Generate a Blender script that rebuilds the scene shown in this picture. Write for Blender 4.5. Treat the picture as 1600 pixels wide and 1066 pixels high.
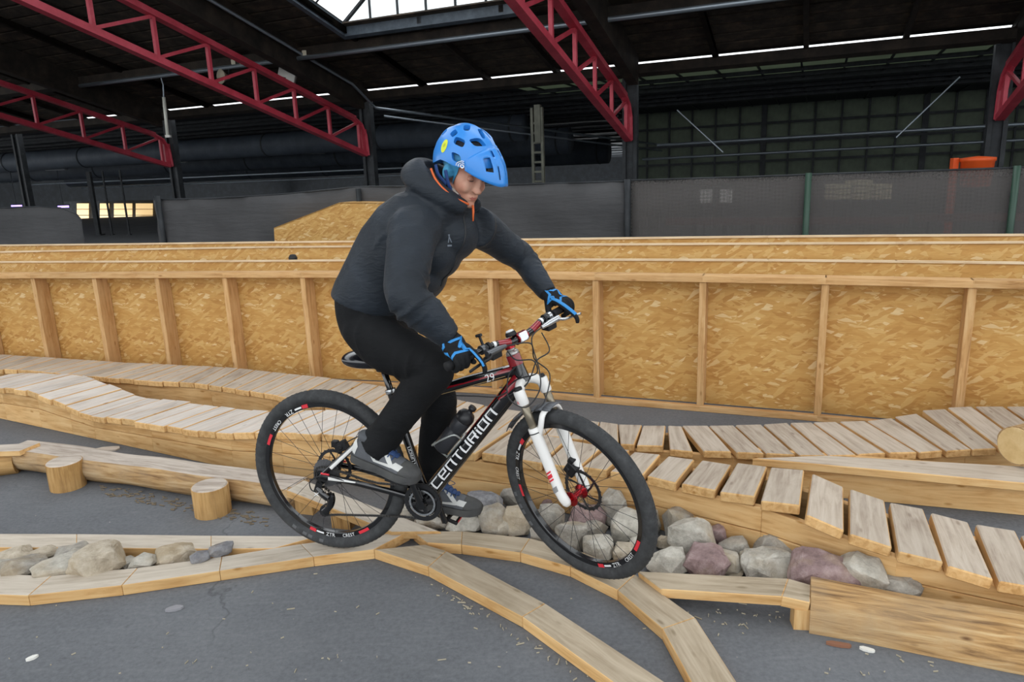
import bpy, bmesh, math, random
from math import sin, cos, pi, radians, sqrt, atan2
from mathutils import Matrix, Vector, Quaternion, noise

for _o in list(bpy.data.objects):
    bpy.data.objects.remove(_o)
sc = bpy.context.scene
COL = sc.collection
rnd = random.Random(7)

# ------------------------------------------------------------------ camera
FOC, EYE = 1100.0, 1.62
_n = Vector((180.0, 4817.0, FOC)).normalized()          # straight down, in camera axes
_up = -_n
_fw = Vector((0, 0, 1)); _fw = (_fw - _fw.dot(_n) * _n).normalized()
_rt = Vector((_up.y * _fw.z - _up.z * _fw.y, _up.z * _fw.x - _up.x * _fw.z, _up.x * _fw.y - _up.y * _fw.x))
if _rt.x < 0: _rt = -_rt
RC = Matrix((_rt, _fw, _up))                            # camera axes -> world
EYEP = Vector((0, 0, EYE))
cam = bpy.data.cameras.new('camera')
cam.sensor_fit = 'HORIZONTAL'; cam.sensor_width = 36.0; cam.lens = FOC / 1600 * 36.0
cam.clip_start = 0.05; cam.clip_end = 300
camo = bpy.data.objects.new('camera', cam); COL.objects.link(camo)
_cx, _cy, _cz = RC.col[0], -RC.col[1], -RC.col[2]
camo.matrix_world = Matrix(((_cx.x, _cy.x, _cz.x, 0), (_cx.y, _cy.y, _cz.y, 0), (_cx.z, _cy.z, _cz.z, EYE), (0, 0, 0, 1)))
sc.camera = camo

# ------------------------------------------------------------------ sky, exposure
sc.view_settings.view_transform = 'Standard'
sc.view_settings.look = 'None'
sc.view_settings.gamma = 1.0
sc.view_settings.use_curve_mapping = False
sc.view_settings.exposure = 0.0
sc.cycles.max_bounces = 7
sc.cycles.diffuse_bounces = 4
sc.cycles.transparent_max_bounces = 12
sc.cycles.use_denoising = True
world = bpy.data.worlds.new('overcast_sky'); sc.world = world
world.use_nodes = True
_bg = world.node_tree.nodes['Background']
_bg.inputs[0].default_value = (0.93, 0.97, 1.0, 1)
_bg.inputs[1].default_value = 2.2

# ------------------------------------------------------------------ measuring helpers (photo pixel -> place in the hall)
def ray(px, py): return RC @ Vector((px - 800.0, py - 533.0, FOC))
def Pz(px, py, z=0.0):
    d = ray(px, py); return EYEP + d * ((z - EYE) / d.z)
def Pplane(px, py, p0, nrm):
    d = ray(px, py); return EYEP + d * ((p0 - EYEP).dot(nrm) / d.dot(nrm))

# ------------------------------------------------------------------ mesh helpers
WM = {}
I4 = Matrix.Identity(4)
def srgb(h):
    h = h.lstrip('#'); out = []
    for i in (0, 2, 4):
        c = int(h[i:i+2], 16) / 255
        out.append(c / 12.92 if c <= 0.04045 else ((c + 0.055) / 1.055) ** 2.4)
    return (*out, 1.0)

class MB:
    def __init__(s): s.v = []; s.f = []; s.m = []
    def add(s, vs, fs, mi=0):
        o = len(s.v); s.v += [Vector(p) for p in vs]
        for f in fs: s.f.append(tuple(i + o for i in f)); s.m.append(mi)
    def box(s, c, size, rot=None, mi=0):
        c = Vector(c); hx, hy, hz = size[0] / 2, size[1] / 2, size[2] / 2
        ps = [Vector((x, y, z)) for z in (-hz, hz) for y in (-hy, hy) for x in (-hx, hx)]
        if rot is not None: ps = [rot @ p for p in ps]
        s.add([c + p for p in ps], [(0, 2, 3, 1), (4, 5, 7, 6), (0, 1, 5, 4), (2, 6, 7, 3), (0, 4, 6, 2), (1, 3, 7, 5)], mi)
    def prism(s, top, down, mi_top=0, mi_side=0):
        """polygon top (counter-clockwise seen from outside) pushed along the vector(s) down"""
        n = len(top); top = [Vector(p) for p in top]
        dn = [Vector(d) for d in down] if isinstance(down, list) else [Vector(down)] * n
        bot = [p + d for p, d in zip(top, dn)]
        s.add(top + bot, [tuple(range(n))], mi_top)
        o = len(s.v) - 2 * n
        s.f.append(tuple(o + n + i for i in reversed(range(n)))); s.m.append(mi_side)
        for i in range(n):
            j = (i + 1) % n
            s.f.append((o + i, o + n + i, o + n + j, o + j)); s.m.append(mi_side)
    def rings(s, rings, closed=False, cap=True, mi=0):
        n = len(rings[0]); o = len(s.v)
        for r in rings: s.v += [Vector(p) for p in r]
        R = len(rings)
        for i in range(R if closed else R - 1):
            a = o + i * n; b = o + ((i + 1) % R) * n
            for j in range(n):
                k = (j + 1) % n
                s.f.append((a + j, a + k, b + k, b + j)); s.m.append(mi)
        if cap and not closed:
            s.f.append(tuple(o + j for j in reversed(range(n)))); s.m.append(mi)
            s.f.append(tuple(o + (R - 1) * n + j for j in range(n))); s.m.append(mi)
    def tube(s, path, rad, n=10, cap=True, mi=0, closed=False, flat=None, upv=None):
        path = [Vector(p) for p in path]; R = len(path)
        if not isinstance(rad, (list, tuple)): rad = [rad] * R
        rings = []; prev = None
        for i in range(R):
            if closed: t = path[(i + 1) % R] - path[i - 1]
            else: t = path[min(i + 1, R - 1)] - path[max(i - 1, 0)]
            t.normalize()
            if prev is None:
                a = Vector(upv) if upv is not None else (Vector((0, 0, 1)) if abs(t.z) < 0.9 else Vector((1, 0, 0)))
                nx = (a - a.dot(t) * t).normalized()
            else:
                nx = prev - prev.dot(t) * t
                if nx.length < 1e-6: nx = t.orthogonal()
                nx.normalize()
            prev = nx; ny = t.cross(nx)
            r = rad[i]; ra, rb = (r if isinstance(r, (list, tuple)) else (r, r))
            rings.append([path[i] + nx * (ra * cos(2 * pi * j / n)) + ny * (rb * sin(2 * pi * j / n)) for j in range(n)])
        s.rings(rings, closed=closed, cap=cap, mi=mi)
    def lathe(s, prof, n=24, M=I4, mi=0, cap=True):
        """profile of (radius, height) about the local Z of M"""
        s.rings([[M @ Vector((r * cos(2 * pi * j / n), r * sin(2 * pi * j / n), z)) for j in range(n)] for r, z in prof], cap=cap, mi=mi)
    def ring(s, prof, n=48, M=I4, mi=0):
        """closed profile of (radius, height) swept about local Z: tyres, rims"""
        P = len(prof); o = len(s.v)
        for i in range(n):
            a = 2 * pi * i / n
            s.v += [M @ Vector((r * cos(a), r * sin(a), z)) for r, z in prof]
        for i in range(n):
            a = o + i * P; b = o + ((i + 1) % n) * P
            for j in range(P):
                k = (j + 1) % P
                s.f.append((a + j, b + j, b + k, a + k)); s.m.append(mi)
    def mesh(s, name, smooth=False, M=None):
        me = bpy.data.meshes.new(name)
        vs = s.v if M is None else [M @ p for p in s.v]
        me.from_pydata([tuple(p) for p in vs], [], s.f)
        for p, mi in zip(me.polygons, s.m):
            p.material_index = mi; p.use_smooth = smooth
        bm = bmesh.new(); bm.from_mesh(me)
        bmesh.ops.recalc_face_normals(bm, faces=bm.faces)
        bm.to_mesh(me); bm.free(); me.update()
        return me

def tag(o, label=None, cat=None, group=None, kind=None):
    if label: o['label'] = label
    if cat: o['category'] = cat
    if group: o['group'] = group
    if kind: o['kind'] = kind
    return o
def link(o, parent=None, M=None):
    """M is the world matrix; parts keep theirs relative to the parent"""
    COL.objects.link(o)
    M = M.copy() if M is not None else (WM[parent.name].copy() if parent else I4.copy())
    WM[o.name] = M
    if parent: o.parent = parent; o.matrix_basis = WM[parent.name].inverted() @ M
    else: o.matrix_basis = M
    return o
def thing(name, label, cat, loc=(0, 0, 0), rz=0.0, group=None, M=None, kind=None):
    o = bpy.data.objects.new(name, None); o.empty_display_size = 0.1
    link(o, None, M if M is not None else Matrix.Translation(Vector(loc)) @ Matrix.Rotation(rz, 4, 'Z'))
    return tag(o, label, cat, group, kind)
def obj(name, mb, mats, parent=None, M=None, world=False, smooth=False, bevel=0, seg=1, sub=0, loc=None, angle=None, **kw):
    """world=True: the vertices are world coordinates and are moved into the object's own frame"""
    if M is None:
        M = WM[parent.name] if parent else Matrix.Translation(Vector(loc) if loc is not None else Vector((0, 0, 0)))
    me = mb.mesh(name, smooth, M.inverted() if world else None) if isinstance(mb, MB) else mb
    if not isinstance(mats, (list, tuple)): mats = [mats]
    if len(me.materials) == 0:
        for m in mats: me.materials.append(m)
    o = bpy.data.objects.new(name, me)
    link(o, parent, M)
    if bevel:
        b = o.modifiers.new('bevel', 'BEVEL'); b.width = bevel; b.segments = seg; b.limit_method = 'ANGLE'; b.angle_limit = radians(40)
    if sub:
        b = o.modifiers.new('sub', 'SUBSURF'); b.levels = sub; b.render_levels = sub
    if smooth and angle:
        for p in me.polygons: p.use_smooth = True
        b = o.modifiers.new('edges', 'EDGE_SPLIT'); b.split_angle = radians(angle)
    return tag(o, **{k: v for k, v in kw.items()})
def frame(o, x, z):
    """matrix with origin o, X axis along x and Z axis close to z"""
    x = Vector(x).normalized(); z = Vector(z); y = z.cross(x).normalized(); z = x.cross(y)
    return Matrix(((x.x, y.x, z.x, o[0]), (x.y, y.y, z.y, o[1]), (x.z, y.z, z.z, o[2]), (0, 0, 0, 1)))
def lerp(a, b, t): return a + (b - a) * t
def poly_at(pts, d):
    """point at distance d along a polyline"""
    for a, b in zip(pts[:-1], pts[1:]):
        L = (b - a).length
        if d <= L or b is pts[-1]: return a + (b - a) * (d / L)
        d -= L
def poly_len(pts): return sum((b - a).length for a, b in zip(pts[:-1], pts[1:]))
def smooth_path(pts, k=6):
    """Catmull-Rom through the points"""
    pts = [Vector(p) for p in pts]; out = []
    for i in range(len(pts) - 1):
        p0, p1, p2, p3 = pts[max(i - 1, 0)], pts[i], pts[i + 1], pts[min(i + 2, len(pts) - 1)]
        for j in range(k):
            t = j / k
            out.append(0.5 * ((2 * p1) + (p2 - p0) * t + (2 * p0 - 5 * p1 + 4 * p2 - p3) * t * t + (3 * p1 - p0 - 3 * p2 + p3) * t ** 3))
    out.append(pts[-1]); return out

# ------------------------------------------------------------------ materials
def mat(name, color, rough=0.6, metal=0.0, spec=0.5, coat=0.0, emit=None):
    m = bpy.data.materials.new(name); m.use_nodes = True
    b = m.node_tree.nodes['Principled BSDF']
    b.inputs['Base Color'].default_value = srgb(color) if isinstance(color, str) else color
    b.inputs['Roughness'].default_value = rough; b.inputs['Metallic'].default_value = metal
    b.inputs['Specular IOR Level'].default_value = spec; b.inputs['Coat Weight'].default_value = coat
    if emit:
        b.inputs['Emission Color'].default_value = srgb(emit[0]); b.inputs['Emission Strength'].default_value = emit[1]
    m.diffuse_color = b.inputs['Base Color'].default_value
    return m
class NT:
    def __init__(s, m): s.t = m.node_tree; s.b = s.t.nodes['Principled BSDF']
    def n(s, typ, **kw):
        nd = s.t.nodes.new(typ)
        for k, v in kw.items():
            if k.startswith('i_'): nd.inputs[int(k[2:]) if k[2:].isdigit() else k[2:].replace('_', ' ')].default_value = v
            else: setattr(nd, k, v)
        return nd
    def l(s, a, b): s.t.links.new(a, b)
    def coord(s, scale=(1, 1, 1), kind='Object', rot=(0, 0, 0)):
        tc = s.n('ShaderNodeTexCoord'); mp = s.n('ShaderNodeMapping')
        mp.inputs['Scale'].default_value = scale; mp.inputs['Rotation'].default_value = rot
        s.l(tc.outputs[kind], mp.inputs['Vector']); return mp.outputs[0]
    def jitter(s, vec, amt=9.0):
        oi = s.n('ShaderNodeObjectInfo'); mu = s.n('ShaderNodeMath', operation='MULTIPLY', i_1=amt)
        s.l(oi.outputs['Random'], mu.inputs[0])
        ad = s.n('ShaderNodeVectorMath', operation='ADD'); s.l(vec, ad.inputs[0]); s.l(mu.outputs[0], ad.inputs[1])
        return ad.outputs[0], oi.outputs['Random']
    def noise(s, vec, scale=5, detail=4, rough=0.55, dist=0.0):
        nd = s.n('ShaderNodeTexNoise'); nd.inputs['Scale'].default_value = scale; nd.inputs['Detail'].default_value = detail
        nd.inputs['Roughness'].default_value = rough; nd.inputs['Distortion'].default_value = dist
        if vec is not None: s.l(vec, nd.inputs['Vector'])
        return nd.outputs['Fac']
    def ramp(s, fac, stops):
        r = s.n('ShaderNodeValToRGB'); e = r.color_ramp.elements
        while len(e) < len(stops): e.new(0.5)
        for el, (p, c) in zip(e, stops): el.position = p; el.color = srgb(c) if isinstance(c, str) else c
        s.l(fac, r.inputs[0]); return r.outputs[0]
    def mix(s, fac, a, b, blend='MIX'):
        m = s.n('ShaderNodeMix', data_type='RGBA', blend_type=blend)
        for i, v in ((0, fac), (6, a), (7, b)):
            if hasattr(v, 'links') or hasattr(v, 'is_linked'): s.l(v, m.inputs[i])
            else: m.inputs[i].default_value = srgb(v) if isinstance(v, str) else v
        return m.outputs[2]
    def bump(s, h, strength=0.3, dist=0.01):
        b = s.n('ShaderNodeBump'); b.inputs['Strength'].default_value = strength; b.inputs['Distance'].default_value = dist
        s.l(h, b.inputs['Height']); s.l(b.outputs[0], s.b.inputs['Normal']); return b
    def color(s, c): s.l(c, s.b.inputs['Base Color'])

def wood(name, dark, mid, light, knots=True, rough=0.75, gs=1.0, var=0.25, relief=0.25, pale=None):
    """plank: grain runs along the object's X"""
    m = mat(name, mid, rough, spec=0.2); t = NT(m)
    v, r = t.jitter(t.coord((1.6 * gs, 17 * gs, 17 * gs)))
    f = t.noise(v, 2.2, 6, 0.62, 0.6)
    c = t.ramp(f, [(0.3, dark), (0.5, mid), (0.7, light)])
    v2, _ = t.jitter(t.coord((3, 3, 3)))
    f2 = t.noise(v2, 1.4, 4, 0.6)
    c = t.mix(t.ramp(f2, [(0.38, (0, 0, 0, 1)), (0.7, (0.55, 0.55, 0.55, 1))]), c, pale or light)
    if knots:
        v3, _ = t.jitter(t.coord((2.6, 7, 7)))
        vo = t.n('ShaderNodeTexVoronoi'); vo.inputs['Scale'].default_value = 1.9; t.l(v3, vo.inputs['Vector'])
        k = t.ramp(vo.outputs['Distance'], [(0.05, (1, 1, 1, 1)), (0.13, (0, 0, 0, 1))])
        c = t.mix(k, c, dark)
    hs = t.n('ShaderNodeHueSaturation'); mr = t.n('ShaderNodeMapRange'); mr.inputs[3].default_value = 1 - var; mr.inputs[4].default_value = 1 + var * 0.6
    t.l(r, mr.inputs[0]); t.l(mr.outputs[0], hs.inputs['Value']); t.l(c, hs.inputs['Color']); t.color(hs.outputs[0])
    t.bump(f, relief, 0.004); return m
def speckle(name, base, dark, light, scale=8, rough=0.9, relief=0.5, dist=0.01, detail=7, kind='Object', spec=0.3):
    m = mat(name, base, rough, spec=spec); t = NT(m); v, _ = t.jitter(t.coord(kind=kind))
    f = t.noise(v, scale, detail, 0.65)
    t.color(t.ramp(f, [(0.28, dark), (0.5, base), (0.72, light)])); t.bump(f, relief, dist); return m
def osb(name, gain=1.0):
    m = mat(name, '#cda25c', 0.65, spec=0.3); t = NT(m)
    base = t.coord((1, 1, 1)); cur = None
    layers = [((7, 34, 34), 0.08, 9), ((8, 30, 30), -0.3, 31), ((7, 34, 34), 0.45, 57), ((7, 36, 36), -0.1, 83), ((8, 34, 34), 0.22, 111), ((8, 32, 32), -0.55, 141)]
    hb = None
    for k, (scl, a, off) in enumerate(layers):
        mp = t.n('ShaderNodeMapping'); mp.inputs['Rotation'].default_value = (0, 0, a); mp.inputs['Location'].default_value = (off, off * .37, 0)
        t.l(base, mp.inputs[0])
        nz = t.noise(mp.outputs[0], 6, 2); nm = t.n('ShaderNodeVectorMath', operation='MULTIPLY_ADD')
        cb = t.n('ShaderNodeCombineXYZ'); t.l(nz, cb.inputs[1]); nm.inputs[1].default_value = (0.0, 0.05, 0.0)
        t.l(cb.outputs[0], nm.inputs[0]); t.l(mp.outputs[0], nm.inputs[2])
        m2 = t.n('ShaderNodeMapping'); m2.inputs['Scale'].default_value = scl; t.l(nm.outputs[0], m2.inputs[0])
        vo = t.n('ShaderNodeTexVoronoi'); vo.inputs['Scale'].default_value = 1.3; vo.inputs['Randomness'].default_value = 1.0; t.l(m2.outputs[0], vo.inputs['Vector'])
        sp = t.n('ShaderNodeSeparateColor'); t.l(vo.outputs['Color'], sp.inputs[0])
        c = t.ramp(sp.outputs[0], [(0.0, '#b07e42'), (0.25, '#c0904f'), (0.7, '#cba05e'), (0.93, '#d6b072'), (1.0, '#e4c998')])
        if cur is None: cur = c; hb = sp.outputs[1]
        else:
            sel = t.n('ShaderNodeMath', operation='GREATER_THAN', i_1=0.62); t.l(sp.outputs[1], sel.inputs[0])
            cur = t.mix(sel.outputs[0], cur, c)
    fn = t.noise(t.coord((6, 90, 90)), 2, 4)
    cur = t.mix(0.22, cur, t.ramp(fn, [(0.3, '#a5732f'), (0.7, '#d9ae68')]), 'MIX')
    t.color(cur); t.bump(fn, 0.15, 0.003); return m

M_TOP = wood('weathered_plank', '#978777', '#b4a594', '#c5b8a8', knots=True, var=0.10, relief=0.3)
M_TOPW = wood('pale_weathered_plank', '#b0a499', '#c9beb3', '#d6cdc4', knots=True, var=0.08, relief=0.35)
M_SIDE = wood('sawn_pine', '#ad7f47', '#d0a46c', '#ddb984', var=0.14)
M_STUD = wood('planed_spruce', '#a5794a', '#c79b67', '#d6b07f', var=0.08, relief=0.12)
M_FASC = wood('yellow_pine_board', '#ad7f47', '#d0a56e', '#dcb985', var=0.1)
M_RIB = wood('worn_beam_top', '#a69a8a', '#bfb3a3', '#cfc5b7', var=0.05, relief=0.25)
M_RIB2 = wood('brown_grey_beam_top', '#8f8069', '#ab9b84', '#bdae98', var=0.05, relief=0.3)
M_LOG = wood('peeled_log', '#6a4c33', '#b08d60', '#cfb38a', knots=True, gs=0.95, var=0.05, relief=1.0, pale='#a8977f')
M_HALF = wood('rough_weathered_half_log', '#63452b', '#b48d5c', '#ceb183', knots=True, gs=1.15, var=0.03, relief=1.0, pale='#a08c70')
M_LOGTOP = wood('worn_log_top', '#8b7c70', '#b7aa9d', '#cfc4b8', knots=False, var=0.04, relief=0.6)
M_STUMP = wood('stump_side', '#7d5a36', '#b28a55', '#c9a470', knots=False, var=0.06, relief=0.5)
M_OSB = osb('oriented_strand_board')
M_RED = speckle('red_truss_paint', '#b03646', '#9a2a38', '#bf4a59', 3, 0.45, 0.05, spec=0.4)
M_STEEL = speckle('dark_steel', '#2a2d30', '#1c1e20', '#3a3d40', 4, 0.6, 0.1)
M_GALV = mat('galvanised_pipe', '#8f98a0', 0.4, 0.7)
M_WHITE = mat('white_plastic', '#e4e2da', 0.5)
M_ROOFB = speckle('dark_roof_board', '#3a332c', '#231f1b', '#57493c', 3, 0.85, 0.4)  # dark brown boards with a random mottle
M_BEAM = speckle('dark_timber_beam', '#2b2520', '#1a1714', '#3d342b', 3, 0.85, 0.3)
# ================================================================== the hall
def floor_mat():
    m = mat('asphalt_floor', '#5a5c60', 0.82, spec=0.25); t = NT(m); v = t.coord()
    f1 = t.noise(v, 1.1, 6, 0.6); f2 = t.noise(v, 55, 4, 0.7); f3 = t.noise(t.coord((3, 14, 1), rot=(0, 0, 0.3)), 2.2, 5, 0.6)
    c = t.ramp(f1, [(0.3, '#5a5c60'), (0.5, '#696b6f'), (0.72, '#77797c')])
    c = t.mix(0.35, c, t.ramp(f2, [(0.3, '#505255'), (0.7, '#818386')]))
    c = t.mix(t.ramp(f3, [(0.55, (0, 0, 0, 1)), (0.8, (0.35, 0.35, 0.35, 1))]), c, '#88898b')
    # fine wandering cracks
    nz = t.n('ShaderNodeTexNoise'); nz.inputs['Scale'].default_value = 2.0; nz.inputs['Detail'].default_value = 5; t.l(v, nz.inputs['Vector'])
    mv = t.n('ShaderNodeVectorMath', operation='MULTIPLY_ADD'); mv.inputs[1].default_value = (0.7, 0.7, 0); t.l(nz.outputs['Color'], mv.inputs[0]); t.l(v, mv.inputs[2])
    vo = t.n('ShaderNodeTexVoronoi', feature='DISTANCE_TO_EDGE'); vo.inputs['Scale'].default_value = 0.62; t.l(mv.outputs[0], vo.inputs['Vector'])
    cr = t.ramp(vo.outputs['Distance'], [(0.0, (1, 1, 1, 1)), (0.004, (0, 0, 0, 1))])
    msk = t.ramp(t.noise(v, 0.9, 2), [(0.5, (0, 0, 0, 1)), (0.6, (0.55, 0.55, 0.55, 1))])
    cr = t.mix(1.0, cr, msk, 'MULTIPLY')
    c = t.mix(cr, c, '#45474a')
    # pale specks of dust and wood
    vo2 = t.n('ShaderNodeTexVoronoi'); vo2.inputs['Scale'].default_value = 16; t.l(v, vo2.inputs['Vector'])
    sp = t.ramp(vo2.outputs['Distance'], [(0.035, (1, 1, 1, 1)), (0.06, (0, 0, 0, 1))])
    ms = t.ramp(t.noise(v, 3.0, 3), [(0.52, (0, 0, 0, 1)), (0.62, (0.8, 0.8, 0.8, 1))])
    c = t.mix(t.mix(1.0, sp, ms, 'MULTIPLY'), c, '#c3bcae')
    f4 = t.noise(t.coord((5, 9, 1), rot=(0, 0, 0.5)), 4, 6, 0.7)
    c = t.mix(t.ramp(f4, [(0.58, (0, 0, 0, 1)), (0.72, (0.5, 0.5, 0.5, 1))]), c, '#4c4e51')
    t.color(c); t.bump(f2, 0.3, 0.003); return m
fb = MB(); fb.box((0, 14, -0.05), (90, 80, 0.1))
obj('floor', fb, floor_mat(), kind='structure')

HU = Vector((0.3952, 0.9186, 0)); HV = Vector((-0.9186, 0.3952, 0)); HC = Vector((2.93, 17.0, 0))   # away from us, to the left, column foot
BAY = 7.2
def hall(u, v, z): return HC + HU * u + HV * v + Vector((0, 0, z))
HM = Matrix(((HU.x, HV.x, 0, HC.x), (HU.y, HV.y, 0, HC.y), (0, 0, 1, 0), (0, 0, 0, 1)))
SLOPE = 0.24
def roof_z(u): return 4.02 - SLOPE * u
def hbox(mb, u0, u1, v0, v1, z0, z1, mi=0):
    mb.box(hall((u0 + u1) / 2, (v0 + v1) / 2, (z0 + z1) / 2), (u1 - u0, v1 - v0, z1 - z0), HM.to_3x3(), mi)
def hslab(mb, u0, u1, v0, v1, zoff, th, mi=0):
    """a slab lying under the sloping roof"""
    top = [hall(u, v, roof_z(u) + zoff) for u, v in ((u0, v0), (u1, v0), (u1, v1), (u0, v1))]
    mb.prism(top, Vector((0, 0, -th)), mi, mi)

UEND = -25.0
LIGHTS = (-2, -1, 0)                                    # bays that have a rooflight
SKY_V = (1.35, 5.3)                                     # rooflight within each bay
ceil = thing('ceiling', None, None, (0, 0, 0), kind='structure')
cb = MB()
for k in range(-2, 4):
    v0 = k * BAY
    hslab(cb, UEND, 0, v0 - 1.9 if k == -2 else v0 - (BAY - SKY_V[1]), v0 + SKY_V[0], 0.16, 0.06)
    hslab(cb, -3.4 if k in LIGHTS else UEND, 0.0, v0 + SKY_V[0], v0 + SKY_V[1], 0.16, 0.06)
hslab(cb, UEND, 0, 4 * BAY - (BAY - SKY_V[1]), 4 * BAY + 6, 0.16, 0.06)
obj('roof_deck', cb, M_BEAM, ceil, world=True)
# boards on the underside, running across the slope
for bi in range(24):
    u1 = -0.25 - bi * 0.42; u0 = u1 - 0.36
    for k in range(-2, 4):
        spans = [(k * BAY - 1.9, k * BAY + SKY_V[0] - 0.05)]
        if u1 > -3.4 or k not in LIGHTS: spans = [(k * BAY - 1.9, k * BAY + 5.25)]
        for a, b in spans:
            q = MB(); L = b - a
            q.box((0, 0, 0), (L, 0.36, 0.03))
            M = frame(hall((u0 + u1) / 2, (a + b) / 2, roof_z((u0 + u1) / 2) + 0.082 + rnd.uniform(-0.006, 0.006)), HV, Vector((0, 0, 1)) + HU * SLOPE)
            obj('roof_board', q, M_ROOFB, ceil, M=M)
# rafters down the slope and purlins across it
for k in range(-2, 4):
    for j in range(5):
        v = k * BAY - 1.9 + j * 1.8
        u_lo = UEND if (v - k * BAY) < SKY_V[0] or (v - k * BAY) > SKY_V[1] or k not in LIGHTS else -3.4
        q = MB(); hslab(q, max(u_lo, -14), -0.05, v - 0.05, v + 0.05, 0.06, 0.13)
        obj('rafter', q, M_BEAM, ceil, world=True)
for u in (-0.16, -2.9):
    q = MB(); hslab(q, u - 0.11, u + 0.11, -2 * BAY, 4 * BAY, -0.04, 0.2)
    obj('purlin', q, M_BEAM, ceil, world=True)

# rooflights: a glazed ridge lantern over each bay
M_GLASS = bpy.data.materials.new('rooflight_glass'); M_GLASS.use_nodes = True
_t = M_GLASS.node_tree; _t.nodes.clear()
_out = _t.nodes.new('ShaderNodeOutputMaterial'); _mx = _t.nodes.new('ShaderNodeMixShader'); _tr = _t.nodes.new('ShaderNodeBsdfTransparent'); _gl = _t.nodes.new('ShaderNodeBsdfTranslucent')
_tr.inputs[0].default_value = (0.93, 0.96, 0.97, 1); _gl.inputs[0].default_value = (0.8, 0.83, 0.85, 1); _mx.inputs[0].default_value = 0.25
_t.links.new(_tr.outputs[0], _mx.inputs[1]); _t.links.new(_gl.outputs[0], _mx.inputs[2]); _t.links.new(_mx.outputs[0], _out.inputs[0])
M_FRAMEB = speckle('blue_grey_rooflight_frame', '#464f58', '#363e46', '#57616a', 5, 0.5, 0.05)
for k in LIGHTS:
    va, vb = k * BAY + SKY_V[0], k * BAY + SKY_V[1]; vm = (va + vb) / 2
    lan = thing('window_%d' % (k + 3), None, None, hall(-3.4, vm, roof_z(-3.4)), kind='structure')
    u0, u1 = -22.0, -3.4
    q = MB()
    for (a, b, c, d) in ((u0, u1, va - 0.12, va), (u0, u1, vb, vb + 0.12), (u1, u1 + 0.14, va - 0.12, vb + 0.12)):
        hslab(q, a, b, c, d, 0.14, 0.26)
    obj('upstand_frame', q, M_FRAMEB, lan, world=True)
    rise = 1.5
    # gable glazing at the low end
    nb = 6
    def gz(v): return roof_z(u1) + 0.14 + rise * (1 - abs(v - vm) / ((vb - va) / 2))
    for j in range(nb):
        a, b = va + (vb - va) * j / nb, va + (vb - va) * (j + 1) / nb
        q = MB(); zb = roof_z(u1) + 0.12
        q.prism([hall(u1, a + .02, zb), hall(u1, b - .02, zb), hall(u1, b - .02, gz(b)), hall(u1, a + .02, gz(a))], HU * 0.01)
        obj('pane', q, M_GLASS, lan, world=True)
    for j in range(nb + 1):
        v = va + (vb - va) * j / nb
        q = MB(); q.tube([hall(u1, v, roof_z(u1) + 0.1), hall(u1, v, gz(v) + 0.02)], 0.028, 6); obj('mullion', q, M_STEEL, lan, world=True)
    q = MB(); q.tube([hall(u1, va, gz(va)), hall(u1, vm, gz(vm)), hall(u1, vb, gz(vb))], 0.05, 6); obj('gable_rafter', q, M_STEEL, lan, world=True)
    for j in range(13):
        u = u1 - 0.9 - j * 1.4
        dz = roof_z(u) - roof_z(u1)
        q = MB(); q.tube([hall(u, va, gz(va) + dz), hall(u, vm, gz(vm) + dz), hall(u, vb, gz(vb) + dz)], 0.022, 6); obj('glazing_bar', q, M_STEEL, lan, world=True)

# the next bay beyond the columns: a low dark roof that runs back to the end wall
def panel_mat(name, col, trans):
    m = speckle(name, col, col, col, 2, 0.8, 0.1); t = NT(m); out = t.t.nodes['Material Output']; ad = t.n('ShaderNodeAddShader'); tl = t.n('ShaderNodeBsdfTranslucent')
    f = t.noise(t.coord(kind='Generated'), 3, 4); t.l(t.ramp(f, [(.3, tuple(c * .6 for c in trans) + (1,)), (.7, tuple(trans) + (1,))]), tl.inputs[0])
    t.l(t.b.outputs[0], ad.inputs[0]); t.l(tl.outputs[0], ad.inputs[1]); t.l(ad.outputs[0], out.inputs[0]); return m
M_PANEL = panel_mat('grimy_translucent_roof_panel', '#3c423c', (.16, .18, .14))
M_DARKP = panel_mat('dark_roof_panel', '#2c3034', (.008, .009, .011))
M_DARKW = speckle('dark_hall_wall', '#191c1f', '#131517', '#212529', 2, 0.8, 0.1)
far = thing('ceiling', None, None, hall(0, 0, 0), kind='structure')
def far_z(u): return 3.935 - 0.002 * u
rows = [(0.62, 3.4, 1), (3.8, 7.3, 0), (7.7, 11.3, 0), (11.7, 18.8, 1), (19.2, 29.6, 1), (30.0, 44.4, 1), (44.8, 62, 1)]
for ua, ub, lit in rows:
    for j in range(15):
        va = -40 + j * 5.4
        if ua > 11 and va < -.1: continue
        q = MB(); q.prism([hall(ua - .03, va, far_z(ua)), hall(ub + .03, va, far_z(ub)), hall(ub + .03, va + 5.4, far_z(ub)), hall(ua - .03, va + 5.4, far_z(ua))], Vector((0, 0, 0.03)))
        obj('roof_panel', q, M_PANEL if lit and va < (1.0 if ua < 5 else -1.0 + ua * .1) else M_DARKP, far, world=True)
    q = MB(); hbox(q, ub - 0.02, ub + 0.5, -40 if ub < 11.2 else 2.9, 41, far_z(ub) - 0.12, far_z(ub) + 0.08); obj('cross_beam', q, M_STEEL, far, world=True)
    for uu in (lerp(ua, ub, .36), lerp(ua, ub, .7)):
        q = MB(); hbox(q, uu - 0.04, uu + 0.04, -40 if ub < 11.2 else 2.9, 41, far_z(uu) - 0.1, far_z(uu) - .01); obj('glazing_bar', q, M_STEEL, far, world=True)
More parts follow.
